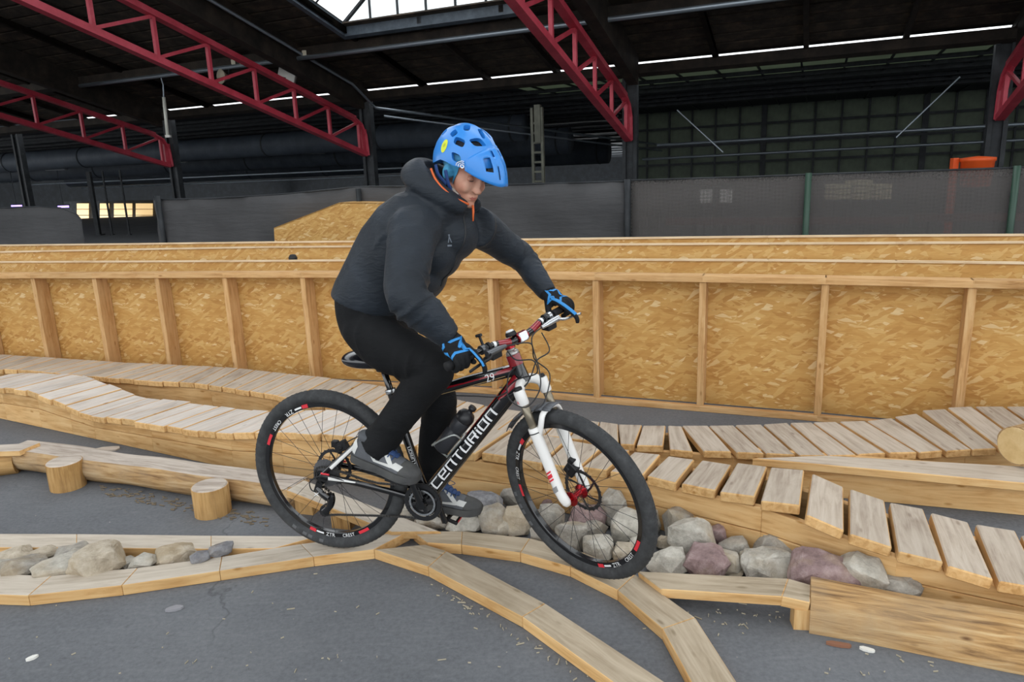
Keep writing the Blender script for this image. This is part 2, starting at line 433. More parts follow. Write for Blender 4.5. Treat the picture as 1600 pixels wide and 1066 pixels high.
for j in range(60):
    v = -36 + j * 0.9
    if v > 8: continue
    q = MB(); q.prism([hall(0.6, v - .02, far_z(.6) - .05), hall(10.9, v - .02, far_z(10.9) - .05), hall(10.9, v + .02, far_z(10.9) - .05), hall(0.6, v + .02, far_z(.6) - .05)], Vector((0, 0, 0.045)))
    obj('glazing_rib', q, M_STEEL, far, world=True)
q = MB(); hbox(q, 62, 62.3, 2.9, 62, 0, 5); obj('wall_back', q, M_DARKW, world=True, loc=hall(62, 0, 0), kind='structure')
q = MB(); hbox(q, -3, 62, 61.7, 62, 0, 9); obj('wall_left', q, M_DARKW, world=True, loc=hall(30, 62, 0), kind='structure')
q = MB(); hbox(q, -6, 11.2, -41.3, -41, 0, 6); obj('wall_right', q, M_DARKW, world=True, loc=hall(30, -41, 0), kind='structure')
q = MB(); hbox(q, 0.6, 62, 41, 62, 3.9, 4.0); obj('roof_cover', q, M_STEEL, far, world=True)
q = MB(); hbox(q, 10.9, 62, 2.7, 2.9, 0, 4.2); obj('wall_right', q, M_DARKW, world=True, loc=hall(36, 2.8, 0), kind='structure')  # added partition that keeps sky light from leaking into the left far hall
# grimy glazed end wall on the right, its panes set between dark bars
glz = thing('window_8', None, None, hall(11.0, -18, 0), kind='structure')
M_GRIME = panel_mat('grimy_wall_pane', '#343a35', (.125, .137, .112))
q = MB(); hbox(q, 10.95, 11.1, -41, 2.8, 0, 1.3); obj('sill_wall', q, M_DARKW, glz, world=True)
pane = None
for r_ in range(4):
    for c_ in range(52):
        v = 2.4 - c_ * .84; z = 1.34 + r_ * .655
        if pane is None:
            q = MB(); q.box((0, 0, 0), (.02, .8, .6)); pane = q.mesh('pane'); pane.materials.append(M_GRIME)
        o = bpy.data.objects.new('pane', pane); link(o, glz, HM @ Matrix.Translation(Vector((11.0, v, z + .31))))
for r_ in range(5):
    q = MB(); hbox(q, 10.94, 11.06, -41, 2.8, 1.28 + r_ * .655, 1.36 + r_ * .655 - (.0 if r_ else -.0)); obj('glazing_bar', q, M_STEEL, glz, world=True)
for c_ in range(53):
    v = 2.82 - c_ * .84; q = MB(); w_ = .09 if c_ % 6 == 0 else .03; hbox(q, 10.93, 11.07, v - w_, v + w_, 1.3, 3.98); obj('mullion', q, M_STEEL, glz, world=True)
# fat dark air ducts hanging in the far bay on the left
M_DUCT = speckle('dark_duct_sheet', '#454c55', '#3a4049', '#515963', 2, 0.6, 0.05)
for u_, z_, r_, tx in ((5.0, 3.25, .42, 'nearest and highest of the fat dark ducts in the far bay'), (9.5, 3.0, .5, 'middle one of the fat dark ducts in the far bay'), (15.0, 2.75, .55, 'farthest and lowest of the fat dark ducts in the far bay')):
    t = thing('air_duct', tx, 'duct', hall(u_, 12, z_), group='dark air ducts')
    q = MB(); q.tube([hall(u_, 4.6, z_), hall(u_, 40, z_)], r_, 20); obj('pipe', q, M_DUCT, t, world=True, smooth=True)
    for k in range(7):
        q = MB(); q.ring([(r_, -.03), (r_ + .02, -.03), (r_ + .02, .03), (r_, .03)], 20, frame(hall(u_, 5 + k * 5, z_), (0, 0, 1), HV)); obj('collar', q, M_STEEL, t, world=True)

# steel columns under the truss ends
cols_txt = {-1: 'at the right edge behind the orange bin', 0: 'standing right of the rider behind the mesh fence', 1: 'behind the rider\'s back where the long red truss ends', 2: 'at the left where the far red truss ends', 3: 'at the far left edge of the hall'}
for k in (-1, 0, 1, 2, 3):
    t = thing('steel_column', 'dark steel column ' + cols_txt[k], 'column', hall(0, k * BAY, 0), group='columns carrying the trusses')
    for s in (-1, 1):
        q = MB(); hbox(q, -0.09, 0.09, k * BAY + s * 0.13 - 0.04, k * BAY + s * 0.13 + 0.04, 0, 3.85); obj('flange', q, M_STEEL, t, world=True)
    q = MB(); hbox(q, -0.02, 0.02, k * BAY - 0.13, k * BAY + 0.13, 0, 3.85); obj('web', q, M_STEEL, t, world=True)
    q = MB(); hbox(q, -0.25, 0.25, k * BAY - 0.25, k * BAY + 0.25, 0, 0.03); obj('base_plate', q, M_STEEL, t, world=True)

# red lattice trusses that come down to the columns
tr_txt = {-1: 'short piece of red lattice truss at the right edge', 0: 'red lattice truss coming down right of the blue helmet', 1: 'long red lattice truss crossing the upper left', 2: 'red lattice truss at the far left edge'}
for k in (-1, 0, 1, 2):
    v = k * BAY
    t = thing('roof_truss', tr_txt[k], 'truss', hall(-0.15, v, 2.45), group='red roof trusses')
    zl = lambda u: 2.40 - 0.242 * u
    zu = lambda u: 3.21 - 0.242 * u
    u_end = -13.5
    q = MB(); a, b = hall(-0.2, v, zl(-0.2)), hall(u_end, v, zl(u_end)); M = frame((a + b) / 2, b - a, (0, 0, 1)); q.box((0, 0, 0), ((b - a).length, 0.16, 0.12)); obj('lower_chord', q, M_RED, t, M=M)
    q = MB(); a, b = hall(-0.6, v, zu(-0.6)), hall(u_end, v, zu(u_end)); M = frame((a + b) / 2, b - a, (0, 0, 1)); q.box((0, 0, 0), ((b - a).length, 0.16, 0.11)); obj('upper_chord', q, M_RED, t, M=M)
    q = MB(); q.tube([hall(-0.66, v, zu(-.66)), hall(-0.34, v, zu(-.5) - .12), hall(-0.17, v, 2.95), hall(-0.12, v, 2.42)], [(0.06, 0.09)] * 4, 8); obj('end_post', q, M_RED, t, world=True)
    q = MB(); hbox(q, -0.32, -0.1, v - 0.03, v + 0.03, 2.45, 3.1); obj('gusset', q, M_RED, t, world=True)
    us = [-0.42 - 1.235 * i for i in range(11)]
    for i, u in enumerate(us):
        q = MB(); q.box((0, 0, 0), (0.07, 0.07, zu(u) - zl(u))); obj('upright', q, M_RED, t, M=HM @ Matrix.Translation(Vector((u, v, (zu(u) + zl(u)) / 2))))
        if i + 1 < len(us):
            a, b = hall(u, v, zl(u) + .05), hall(us[i + 1], v, zu(us[i + 1]) - .05)
            a, b = hall(u, v, zu(u) - .05), hall(us[i + 1], v, zl(us[i + 1]) + .05)
            q = MB(); q.box((0, 0, 0), ((b - a).length, 0.06, 0.06)); obj('diagonal', q, M_RED, t, M=frame((a + b) / 2, b - a, (0, 0, 1)))
    # dark timber that the truss hangs under
    q = MB(); hslab(q, UEND, -0.5, v - 0.3, v - 0.06, 0.06, 0.62); obj('bearer', q, M_BEAM, ceil, world=True)
# ================================================================== fittings under the roof and what stands behind the track
def Pu(px, py, u): return Pplane(px, py, hall(u, 0, 0), HU)
def pipe(name, pts, r, m, label, cat, parts=(), n=8):
    q = MB(); q.tube(pts, r, n); return obj(name, q, m, world=True, smooth=True, loc=pts[0], label=label, category=cat) if False else tag(obj(name, q, m, world=True, smooth=True, loc=pts[0]), label, cat)
zp = lambda u: roof_z(u) - 0.26
pipe('ceiling_pipe', [hall(-3.0, -13, zp(-3)), hall(-3.0, 14.2, zp(-3))], 0.05, M_GALV, 'grey pipe running across under the near roof boards', 'pipe')
pipe('ceiling_conduit', [hall(-12, BAY - 0.45, roof_z(-12) - .2), hall(-1.2, BAY - .45, roof_z(-1.2) - .2), hall(-0.3, BAY - .5, 3.6), hall(9, BAY - 6.4, 2.6)], 0.035, M_GALV, 'thin grey conduit following the long red truss and dropping to the right', 'pipe')
pipe('ceiling_conduit', [hall(0.4, BAY - 0.3, 3.45), hall(9.3, BAY - 6.1, 2.45)], 0.03, M_GALV, 'second thin conduit running just below the sloping one behind the helmet', 'pipe')
pipe('sprinkler_pipe', [hall(6, -22, 2.62), hall(6, 0.6, 2.52)], 0.05, M_GALV, 'upper of two long pale pipes at the right', 'pipe')
pipe('sprinkler_pipe', [hall(8, -24, 2.28), hall(8, 1.5, 2.16)], 0.045, M_GALV, 'lower of two long pale pipes at the right', 'pipe')
pipe('sprinkler_pipe', [hall(6, 8, 2.2), hall(6, 31, 2.25)], 0.035, M_GALV, 'upper of two thin pale pipes at the left', 'pipe')
pipe('sprinkler_pipe', [hall(9, 8, 1.98), hall(9, 31, 2.02)], 0.03, M_GALV, 'lower of two thin pale pipes at the left', 'pipe')
for a, b, txt in (((1058, 172), (1130, 238), 'thin steel tie rod slanting down beside the right column'), ((1500, 120), (1400, 215), 'thin steel tie rod slanting down left of the orange bin')):
    q = MB(); q.tube([Pu(*a, 3), Pu(*b, 3)], 0.02, 6); tag(obj('tie_rod', q, M_GALV, world=True, loc=Pu(*b, 3)), txt, 'rod')

# hanging tube lamp, floodlights, loudspeaker, far lamps
M_LAMP = mat('lamp_tube', '#e6e6da', 0.4)
u = -3.0
t = thing('tube_lamp', 'white tube lamp hanging upright from the ceiling pipe', 'lamp', Pu(262, 216, u))
q = MB(); q.tube([Pu(252, 122, u), Pu(255, 132, u), Pu(256, 152, u)], 0.018, 8); obj('conduit', q, M_GALV, t, world=True)
q = MB(); q.tube([Pu(256, 152, u), Pu(262, 212, u)], 0.042, 10); obj('tube', q, M_LAMP, t, world=True, smooth=True)
q = MB(); q.box(Pu(263, 213, u), (0.12, 0.1, 0.06)); obj('end_cap', q, M_WHITE, t, world=True)
for k, (px, py, txt) in enumerate(((443, 112, 'upper white floodlight box on the long red truss'), (455, 122, 'lower white floodlight box on the long red truss'))):
    p = Pu(px, py, -2.2)
    t = thing('floodlight', txt, 'lamp', p, group='floodlights on the truss')
    q = MB(); q.box(p, (0.22, 0.12, 0.24), Matrix.Rotation(0.3, 3, 'Y')); obj('housing', q, M_WHITE, t, world=True, bevel=0.015)
    q = MB(); q.tube([p + Vector((0, 0, 0.1)), p + Vector((-0.08, 0.05, 0.28))], 0.015, 6); obj('bracket', q, M_STEEL, t, world=True)
p = Pu(358, 121, -3.0)
t = thing('loudspeaker', 'round beige loudspeaker under the ceiling pipe', 'speaker', p)
q = MB(); q.lathe([(0.05, 0.0), (0.07, 0.08), (0.16, 0.2), (0.17, 0.22), (0.05, 0.12)], 16, frame(p, (0, 0, 1), (-0.6, -0.8, -0.1))); obj('horn', q, mat('beige_horn', '#a59a86', 0.6), t, world=True, smooth=True)
q = MB(); q.tube([p, p + Vector((0, 0.05, 0.25))], 0.02, 6); obj('bracket', q, M_STEEL, t, world=True)
for px, py, txt in ((365, 97, 'first cream junction box on the ceiling pipe left of the truss'), (378, 97, 'second cream junction box on the ceiling pipe left of the truss'), (452, 86, 'first cream junction box on the pipe right of the truss'), (476, 83, 'second cream junction box on the pipe right of the truss')):
    p = Pu(px, py, -3.0); q = MB(); q.box(p, (0.1, 0.08, 0.11)); q.box(p - Vector((0, 0, 0.07)), (0.05, 0.05, 0.05)); tag(obj('junction_box', q, mat('cream_plastic', '#cfc6b0', 0.6), world=True, loc=p, bevel=0.01), txt, 'box', 'junction boxes on the ceiling pipe')
for px, py, txt in ((88, 265, 'grey strip lamp in the far hall at the left edge'), (275, 253, 'grey strip lamp in the far hall right of the left column'), (488, 239, 'grey strip lamp in the far hall left of the rider')):
    p = Pu(px, py, 5.5)
    t = thing('strip_lamp', txt, 'lamp', p, group='strip lamps in the far hall')
    q = MB(); q.box(p, (0.9, 0.22, 0.08)); obj('housing', q, mat('lamp_grey', '#8b9093', 0.5), t, world=True)
    q = MB(); q.tube([p + Vector((-.3, 0, .05)), p + Vector((-.3, 0, .9))], .01, 5); obj('hanger', q, M_STEEL, t, world=True)
    q = MB(); q.tube([p + Vector((.3, 0, .05)), p + Vector((.3, 0, .9))], .01, 5); obj('hanger', q, M_STEEL, t, world=True)
M_VIO = mat('violet_lamp', '#b9a8ff', 0.4, emit=('#a58cff', 3.0))
for px, py, txt in ((26, 322, 'larger violet glowing lamp at the left edge'), (99, 323, 'smaller violet glowing lamp beside the fence gap')):
    p = Pu(px, py, 8)
    t = thing('violet_lamp', txt, 'lamp', p); q = MB(); q.box(p, (0.5, 0.12, 0.1)); obj('tube', q, M_VIO, t, world=True)
    q = MB(); q.box(p + Vector((0, 0, .08)), (0.6, 0.16, 0.05)); obj('housing', q, M_STEEL, t, world=True)
    q = MB(); q.tube([p + Vector((0, 0, .1)), Vector((p.x, p.y, 3.9))], .012, 6); obj('hanger', q, M_STEEL, t, world=True)
p = Pu(1125, 112, 2.0)
q = MB(); q.box(p, (0.42, 0.12, 0.1)); q.box(p + Vector((0, 0, .07)), (0.5, .18, .04)); tag(obj('emergency_lamp', q, mat('lit_lamp', '#dfeaf2', 0.4, emit=('#dfeaf2', 0.9)), world=True, loc=p), 'small bright lamp under the far roof at the right', 'lamp')

# lattice post right of the rider
M_OCHRE = speckle('khaki_steel', '#4a4b42', '#3a3b34', '#5a5b50', 4, 0.7, 0.1)
pb, pt = Pu(842, 292, -3.5), Pu(842, 168, -3.5)
t = thing('lattice_post', 'khaki steel lattice post right of the helmet behind the fence', 'post', (pb.x, pb.y, 0))
for s in (-0.1, 0.1):
    q = MB(); hb = HV * s; q.box(Vector((pb.x, pb.y, pt.z / 2)) + hb, (0.07, 0.05, pt.z), HM.to_3x3()); obj('rail', q, M_OCHRE, t, world=True)
for i in range(14):
    z = 0.3 + i * (pt.z - 0.4) / 14
    q = MB(); q.box(Vector((pb.x, pb.y, z)), (0.05, 0.2, 0.04), HM.to_3x3()); obj('rung', q, M_OCHRE, t, world=True)
q = MB(); q.box(Vector((pb.x, pb.y, pt.z - 0.3)) + HV * -0.02, (0.1, 0.12, 0.7), HM.to_3x3()); obj('head_box', q, M_OCHRE, t, world=True)

# orange bin on a rack at the far right
M_ORANGE = mat('orange_plastic', '#e0571c', 0.5)
p = Pu(1527, 255, -1.5)
t = thing('orange_bin', 'bright orange bin between the legs of the right column', 'bin', (p.x, p.y, 0))
q = MB(); q.lathe([(0.24, 1.2), (0.27, 1.64), (0.29, 1.65), (0.29, 1.71), (0.02, 1.74)], 14, Matrix.Translation((p.x, p.y, 0))); obj('body', q, M_ORANGE, t, world=True, smooth=True)
q = MB(); q.box((p.x, p.y, 0.6), (0.5, 0.5, 1.2)); obj('stand', q, M_STEEL, t, world=True)
p = Pu(1491, 257, -1.5); q = MB(); q.box((p.x, p.y, 0.86), (0.1, 0.1, 1.72)); q.box((p.x, p.y, .02), (.3, .3, .04)); tag(obj('orange_post', q, M_ORANGE, world=True, loc=(p.x, p.y, 0)), 'thin orange post just left of the orange bin', 'post')

# warm-lit window in the far hall, seen through the gap in the fence
M_WARM = mat('warm_lit_pane', '#e9d3a8', 0.5, emit=('#f0c98c', 0.9))
wl = thing('window_9', None, None, Pu(180, 335, 22), kind='structure')
for a, b in ((120, 138), (156, 170), (178, 206), (212, 238)):
    for r in range(3):
        y0 = 318 + r * 9.5
        q = MB(); q.prism([Pu(a, y0 + 8.5, 22), Pu(b, y0 + 8.5, 22), Pu(b, y0, 22), Pu(a, y0, 22)], HU * 0.05); obj('pane', q, M_WARM, wl, world=True)
q = MB(); q.prism([Pu(100, 350, 22.2), Pu(260, 346, 22.2), Pu(260, 312, 22.2), Pu(100, 315, 22.2)], HU * 0.05); obj('window_frame', q, M_STEEL, wl, world=True)
for px, txt in ((155, 'dark post just right of the left fence end'), (176, 'thin dark post in the middle of the fence gap'), (203, 'thin dark post near the right side of the fence gap')):
    p = Pu(px, 370, 4); q = MB(); hw = 0.16 if px == 155 else 0.06
    q.box((p.x, p.y, 1.3), (hw, hw, 2.6)); q.box((p.x, p.y, 0.02), (hw * 2.2, hw * 2.2, 0.04)); tag(obj('steel_post', q, M_STEEL, world=True, loc=(p.x, p.y, 0)), txt, 'post', 'posts in the fence gap')

# ------------------------------------------------------------------ cloth fence behind the track
def cloth_mat():
    m = mat('dark_shade_cloth', '#4e4e4f', 0.85, spec=0.2); t = NT(m); v = t.coord()
    t.color(t.ramp(t.noise(v, 1.2, 4), [(0.3, '#464647'), (0.7, '#555556')])); t.bump(t.noise(t.coord((3, 3, 14)), 1.0, 3), 0.4, 0.05); return m
M_CLOTH = cloth_mat()
def mesh_mat():
    m = mat('see_through_mesh', '#5c5957', 0.9, spec=0.1); t = NT(m)
    out = t.t.nodes['Material Output']; mx = t.n('ShaderNodeMixShader'); tr = t.n('ShaderNodeBsdfTransparent')
    v = t.coord((1, 1, 1), rot=(0, radians(45), 0)); ch = t.n('ShaderNodeTexChecker'); ch.inputs['Scale'].default_value = 30; t.l(v, ch.inputs['Vector'])
    mr = t.n('ShaderNodeMapRange'); mr.inputs[3].default_value = 0.66; mr.inputs[4].default_value = 0.76; t.l(ch.outputs['Fac'], mr.inputs[0])
    t.l(mr.outputs[0], mx.inputs[0]); t.l(tr.outputs[0], mx.inputs[1]); t.l(t.b.outputs[0], mx.inputs[2]); t.l(mx.outputs[0], out.inputs[0]); return m
M_MESH = mesh_mat()
FA, FB = Vector((-9.2, 11.6, 0)), Vector((8.2, 8.6, 0))
FD = (FB - FA).normalized(); FN = Vector((FD.y, -FD.x, 0))
def Pf(px, py, off=0.0): return Pplane(px, py, FA + FN * off, FN)
def cloth(name, cols, m, label, amp=0.05, rows=10, par=None):
    """cols: (px, top py); hangs from the top line to the floor with soft folds"""
    tops = []
    for (x0, y0), (x1, y1) in zip(cols[:-1], cols[1:]):
        n = max(2, int((x1 - x0) / 14))
        for i in range(n): tops.append(Pf(lerp(x0, x1, i / n), lerp(y0, y1, i / n)))
    tops.append(Pf(*cols[-1]))
    q = MB(); n = len(tops)
    for r in range(rows + 1):
        s = r / rows
        for p in tops:
            a = noise.noise(Vector((p.x * 1.3, s * 3.0, 2.0))) * amp + noise.noise(Vector((p.x * 3.5, s * 9, 7.0))) * amp * 0.5
            q.v.append(Vector((p.x, p.y, p.z * (1 - s) + 0.02 * s)) + FN * a)
    for r in range(rows):
        for i in range(n - 1):
            a = r * n + i; q.f.append((a, a + 1, a + n + 1, a + n)); q.m.append(0)
    t = thing('shade_cloth_fence', label, 'fence', (tops[n // 2].x, tops[n // 2].y, 0))
    o = obj(name, q, m, t, world=True, smooth=True); sd = o.modifiers.new('thick', 'SOLIDIFY'); sd.thickness = 0.006
    q = MB(); q.tube([p + Vector((0, 0, 0.01)) for p in tops[::2]] + [tops[-1]], 0.012, 6); obj('top_rope', q, M_STEEL, t, world=True)
    return t, tops
cloth('cloth_sheet', [(-120, 322), (0, 326), (60, 324), (112, 327), (128, 345)], M_CLOTH, 'dark grey cloth fence panel at the left edge', 0.04)
tc, tp = cloth('cloth_sheet', [(240, 313), (330, 311), (440, 305), (560, 293), (700, 292), (860, 288), (984, 284)], M_CLOTH, 'long dark grey cloth fence with soft folds behind the rider', 0.08)
tm, tq = cloth('mesh_sheet', [(986, 283), (1160, 278), (1320, 272), (1480, 267), (1680, 260)], M_MESH, 'see-through grey mesh fence at the right', 0.02, 4)
M_GREEN = mat('green_fence_paint', '#2f4a3c', 0.5)
for px, par, m in ((245, tc, M_STEEL), (560, tc, M_STEEL), (980, tm, M_STEEL), (1262, tm, M_GREEN), (1585, tm, M_GREEN)):
    p = Pf(px, 300, 0.06); top = Pf(px, 280 - (px - 985) * 0.035, 0.06).z
    q = MB(); q.tube([(p.x, p.y, 0), (p.x, p.y, max(top, 1.5))], 0.04, 10); obj('fence_post', q, m, par, world=True, smooth=True)
# dim things behind the mesh
for i, (a, b, y0, y1, c, nm, txt, cat) in enumerate(((1040, 1420, 341, 352, '#7d4038', 'barrier_board', 'long dull red barrier board behind the mesh fence', 'barrier'), (1430, 1640, 335, 347, '#70403a', 'barrier_board', 'shorter dull red barrier board behind the mesh near the right edge', 'barrier'))):
    q = MB(); P0 = [Pf(a, y1, -1.2), Pf(b, y1 - 2, -1.2), Pf(b, y0 - 2, -1.2), Pf(a, y0, -1.2)]
    t = thing(nm, txt, cat, (P0[0].x, P0[0].y, 0)); q.prism(P0, FN * -0.04); obj('board', q, mat('barrier_red', c, 0.7), t, world=True)
    for k in range(4):
        p = lerp(P0[0], P0[1], (k + .5) / 4) - FN * 0.06; q = MB(); q.box((p.x, p.y, P0[3].z / 2), (0.05, 0.05, P0[3].z)); obj('leg', q, M_STEEL, t, world=True)
M_PALE = mat('pale_carton', '#cfc49c', 0.7)
for px, txt in ((1308, 'left pale carton stack behind the mesh fence'), (1340, 'middle pale carton stack behind the mesh fence'), (1370, 'right pale carton stack behind the mesh fence')):
    p0, p1 = Pf(px, 312, -2.5), Pf(px, 281 if px == 1340 else 287, -2.5)
    t = thing('carton_stack', txt, 'boxes', (p0.x, p0.y, 0), group='cartons behind the mesh')
    q = MB(); q.box((p0.x, p0.y, p0.z / 2), (0.34, 0.5, p0.z)); obj('shelf', q, M_STEEL, t, world=True)
    for k in range(3):
        h = (p1.z - p0.z) / 3; q = MB(); q.box((p0.x, p0.y, p0.z + h * (k + .5)), (0.26, 0.4, h - 0.012)); obj('carton', q, M_PALE, t, world=True, bevel=0.01)
for px, txt in ((1103, 'left white sign panel behind the mesh fence'), (1134, 'right white sign panel behind the mesh fence')):
    p0, p1 = Pf(px, 317, -2.5), Pf(px, 296, -2.5)
    t = thing('sign_panel', txt, 'sign', (p0.x, p0.y, 0)); q = MB(); q.box((p0.x, p0.y, (p0.z + p1.z) / 2), (0.2, 0.03, p1.z - p0.z)); obj('panel', q, M_WHITE, t, world=True)
    q = MB(); q.box((p0.x, p0.y + .03, p1.z / 2), (0.04, 0.04, p1.z)); obj('stake', q, M_STEEL, t, world=True)
# ================================================================== the strand-board berm behind the boardwalks
ZR = 0.91
stud_px = [(-150, 436), (-42, 435.5), (50, 435), (146, 435), (244, 434.5), (350, 434), (472, 434), (614, 434), (765, 435), (930, 438), (1098, 441), (1290, 444.5), (1520, 450), (1790, 456)]
WP = [Pz(x, y, ZR) for x, y in stud_px]
for p in WP: p.z = 0
berm = thing('board_berm', 'long strand-board berm wall with upright timber studs behind the boardwalks', 'ramp', (WP[7].x, WP[7].y, 0))
def wdir(i): return (WP[min(i + 1, len(WP) - 1)] - WP[max(i - 1, 0)]).normalized()
def wnrm(i): d = wdir(i); return Vector((-d.y, d.x, 0))          # away from us
SD = 0.15
for i in range(len(WP) - 1):
    a, b = WP[i] + wnrm(i) * SD, WP[i + 1] + wnrm(i + 1) * SD
    L = (b - a).length; nrm = wnrm(i)
    q = MB(); q.box((0, 0, 0), (L, ZR - 0.02, 0.018)); M = frame((a + b) / 2 + Vector((0, 0, (ZR + 0.02) / 2)), b - a, Vector((0, 0, 1)).cross(b - a) * -1)
    obj('strand_panel', q, M_OSB, berm, M=M)
    # plate under the rail, sole plate, rail
    q = MB(); a2, b2 = WP[i] + wnrm(i) * 0.05, WP[i + 1] + wnrm(i + 1) * 0.05; L2 = (b2 - a2).length
    q.box((0, -0.03, 0), (L2 + 0.01, 0.045, 0.042)); obj('sole_plate', q, M_STUD, berm, M=frame((a2 + b2) / 2 + Vector((0, 0, 0.021)), b2 - a2, (0, 0, 1)), bevel=0.003)
    q = MB(); q.box((0, -0.005, 0), (L2 + 0.012, 0.12, 0.045)); obj('top_rail', q, M_STUD, berm, M=frame((a2 + b2) / 2 + Vector((0, 0, ZR + 0.0225)), b2 - a2, (0, 0, 1)), bevel=0.003)
    q = MB(); a3, b3 = WP[i] + wnrm(i) * 0.134, WP[i + 1] + wnrm(i + 1) * 0.134
    q.box((0, 0, 0), ((b3 - a3).length, 0.02, 0.06)); obj('panel_batten', q, M_OSB, berm, M=frame((a3 + b3) / 2 + Vector((0, 0, ZR - 0.03)), b3 - a3, (0, 0, 1)))
for i, p in enumerate(WP):
    q = MB(); q.box((0, 0, 0), (ZR - 0.042, 0.045, 0.138))
    M = frame(p + wnrm(i) * 0.07 + Vector((0, 0, (ZR + 0.042) / 2)), (0, 0, 1), wnrm(i)); obj('stud', q, M_STUD, berm, M=M, bevel=0.003)
# deck behind the rail and the bank rising beyond it
def pxline(samples, z): return [Pz(x, y, z) for x, y in samples]
e1 = pxline([(-170, 412), (0, 410), (200, 409.5), (400, 408.5), (620, 407), (900, 406.5), (1200, 407.5), (1400, 409.5), (1600, 412), (1800, 415)], 1.0)
e2 = pxline([(-170, 398), (0, 394.5), (200, 390.5), (400, 387), (620, 385), (900, 383), (1200, 381.5), (1400, 380.5), (1600, 379.5), (1800, 379)], 1.09)
e3 = pxline([(-170, 387), (0, 384), (200, 382), (400, 379.5), (620, 377.5), (900, 374), (1200, 370.5), (1400, 369), (1600, 368), (1800, 367)], 1.13)
def strip(name, A, B, th, m, par, rows=None):
    for i in range(len(A) - 1):
        a, b, c, d = A[i], A[i + 1], B[i + 1], B[i]
        M = frame((a + b + c + d) / 4, b - a, (b - a).cross(d - a)); Mi = M.inverted()
        q = MB(); q.prism([Mi @ p for p in (a, b, c, d)], Vector((0, 0, -th))); obj(name, q, m, par, M=M)
bank = thing('far_bank', 'stepped strand-board bank with pale edges rising behind the berm wall', 'ramp', (e2[4].x, e2[4].y, 0))
M_EDGE = wood('pale_board_edge', '#c3a27c', '#dcc19c', '#e8d3b3', knots=False, var=0.04)
def away(p): return Vector((p.x, p.y, 0)).normalized()
for E, drop, nm in ((e1, 0.34, 'bank_panel'), (e2, 0.30, 'bank_panel'), (e3, 0.26, 'bank_panel')):
    low = [p + Vector((0, 0, -drop)) - away(p) * 0.03 for p in E]
    strip(nm, low, E, 0.018, M_OSB, bank)
    for i in range(len(E) - 1):
        a, b = E[i], E[i + 1]; q = MB(); q.box((0, 0, 0), ((b - a).length + .01, 0.034, 0.014)); obj('bank_edge', q, M_EDGE, bank, M=frame((a + b) / 2 + Vector((0, 0, 0.004)), b - a, (0, 0, 1)))
    for i in range(len(E)):
        q = MB(); z = E[i].z - 0.02; pt = E[i] + away(E[i]) * 0.05; q.box((pt.x, pt.y, z / 2), (0.045, 0.045, z)); obj('leg', q, M_STUD, bank, world=True)
# kicker ramp standing behind the bank, against the cloth
kp = [Pf(x, y, 0.5) for x, y in ((424, 384), (428, 356), (530, 316.5), (560, 316.5), (600, 317.5), (640, 320), (700, 345), (700, 384))]
for p in (kp[0], kp[-1]): p.z = 0.0
kick = thing('kicker_ramp', 'angular strand-board ramp left of the rider in front of the cloth', 'ramp', (kp[3].x, kp[3].y, 0))
q = MB(); q.prism([kp[0], kp[-1], kp[-2], kp[-3], kp[4], kp[3], kp[2], kp[1]], FN * -0.02)
M = frame(kp[0], FD, FN); obj('side_panel', q, M_OSB, kick, M=M, world=True)
q = MB(); q.prism([p - FN * 0.5 for p in (kp[0], kp[-1], kp[-2], kp[-3], kp[4], kp[3], kp[2], kp[1])], FN * -0.02); obj('side_panel', q, M_OSB, kick, M=M, world=True)
for a, b in ((1, 2), (2, 3), (3, 4), (4, 5), (5, 6)):
    q = MB(); q.prism([kp[a], kp[b], kp[b] - FN * .52, kp[a] - FN * .52], Vector((0, 0, -0.018))); obj('ride_panel', q, M_OSB, kick, M=M, world=True)
# small black knob poking out behind the deck edge
p = Pz(458, 406, 1.005); q = MB(); q.lathe([(0.0, -.01), (0.035, -.01), (0.04, 0.02), (0.025, 0.045), (0.0, 0.05)], 12, Matrix.Translation(p)); tag(obj('rubber_knob', q, mat('black_rubber', '#1a1a1c', 0.6), world=True, loc=p, smooth=True), 'small black rubber knob on the deck edge left of the rider', 'knob')
# ================================================================== boardwalks
def plank(name, quad, th, mats, parent, bevel=0.004, lift=0.0, **kw):
    """quad: near-left, near-right, far-right, far-left top corners; grain runs near -> far"""
    a, b, c, d = [Vector(p) + Vector((0, 0, lift)) for p in quad]
    ctr = (a + b + c + d) / 4; x = (c + d) / 2 - (a + b) / 2; y = a + d - b - c
    M = frame(ctr, x, x.cross(y)); Mi = M.inverted()
    top = [Mi @ p for p in (a, b, c, d)]
    q = MB(); q.prism(top, Vector((0, 0, -th)), 0, 1)
    return obj(name, q, mats, parent, M=M, bevel=bevel, **kw)
def board(name, a, b, w, th, mats, parent, up=(0, 0, 1), bevel=0.003, **kw):
    """a straight bar from a to b, w across, th along up, hanging below the line"""
    a, b = Vector(a), Vector(b); M = frame((a + b) / 2, b - a, up); q = MB()
    L = (b - a).length / 2
    q.prism([Vector((-L, -w / 2, 0)), Vector((L, -w / 2, 0)), Vector((L, w / 2, 0)), Vector((-L, w / 2, 0))], Vector((0, 0, -th)), 0, len(mats) - 1 if isinstance(mats, list) else 0)
    return obj(name, q, mats, parent, M=M, bevel=bevel, **kw)
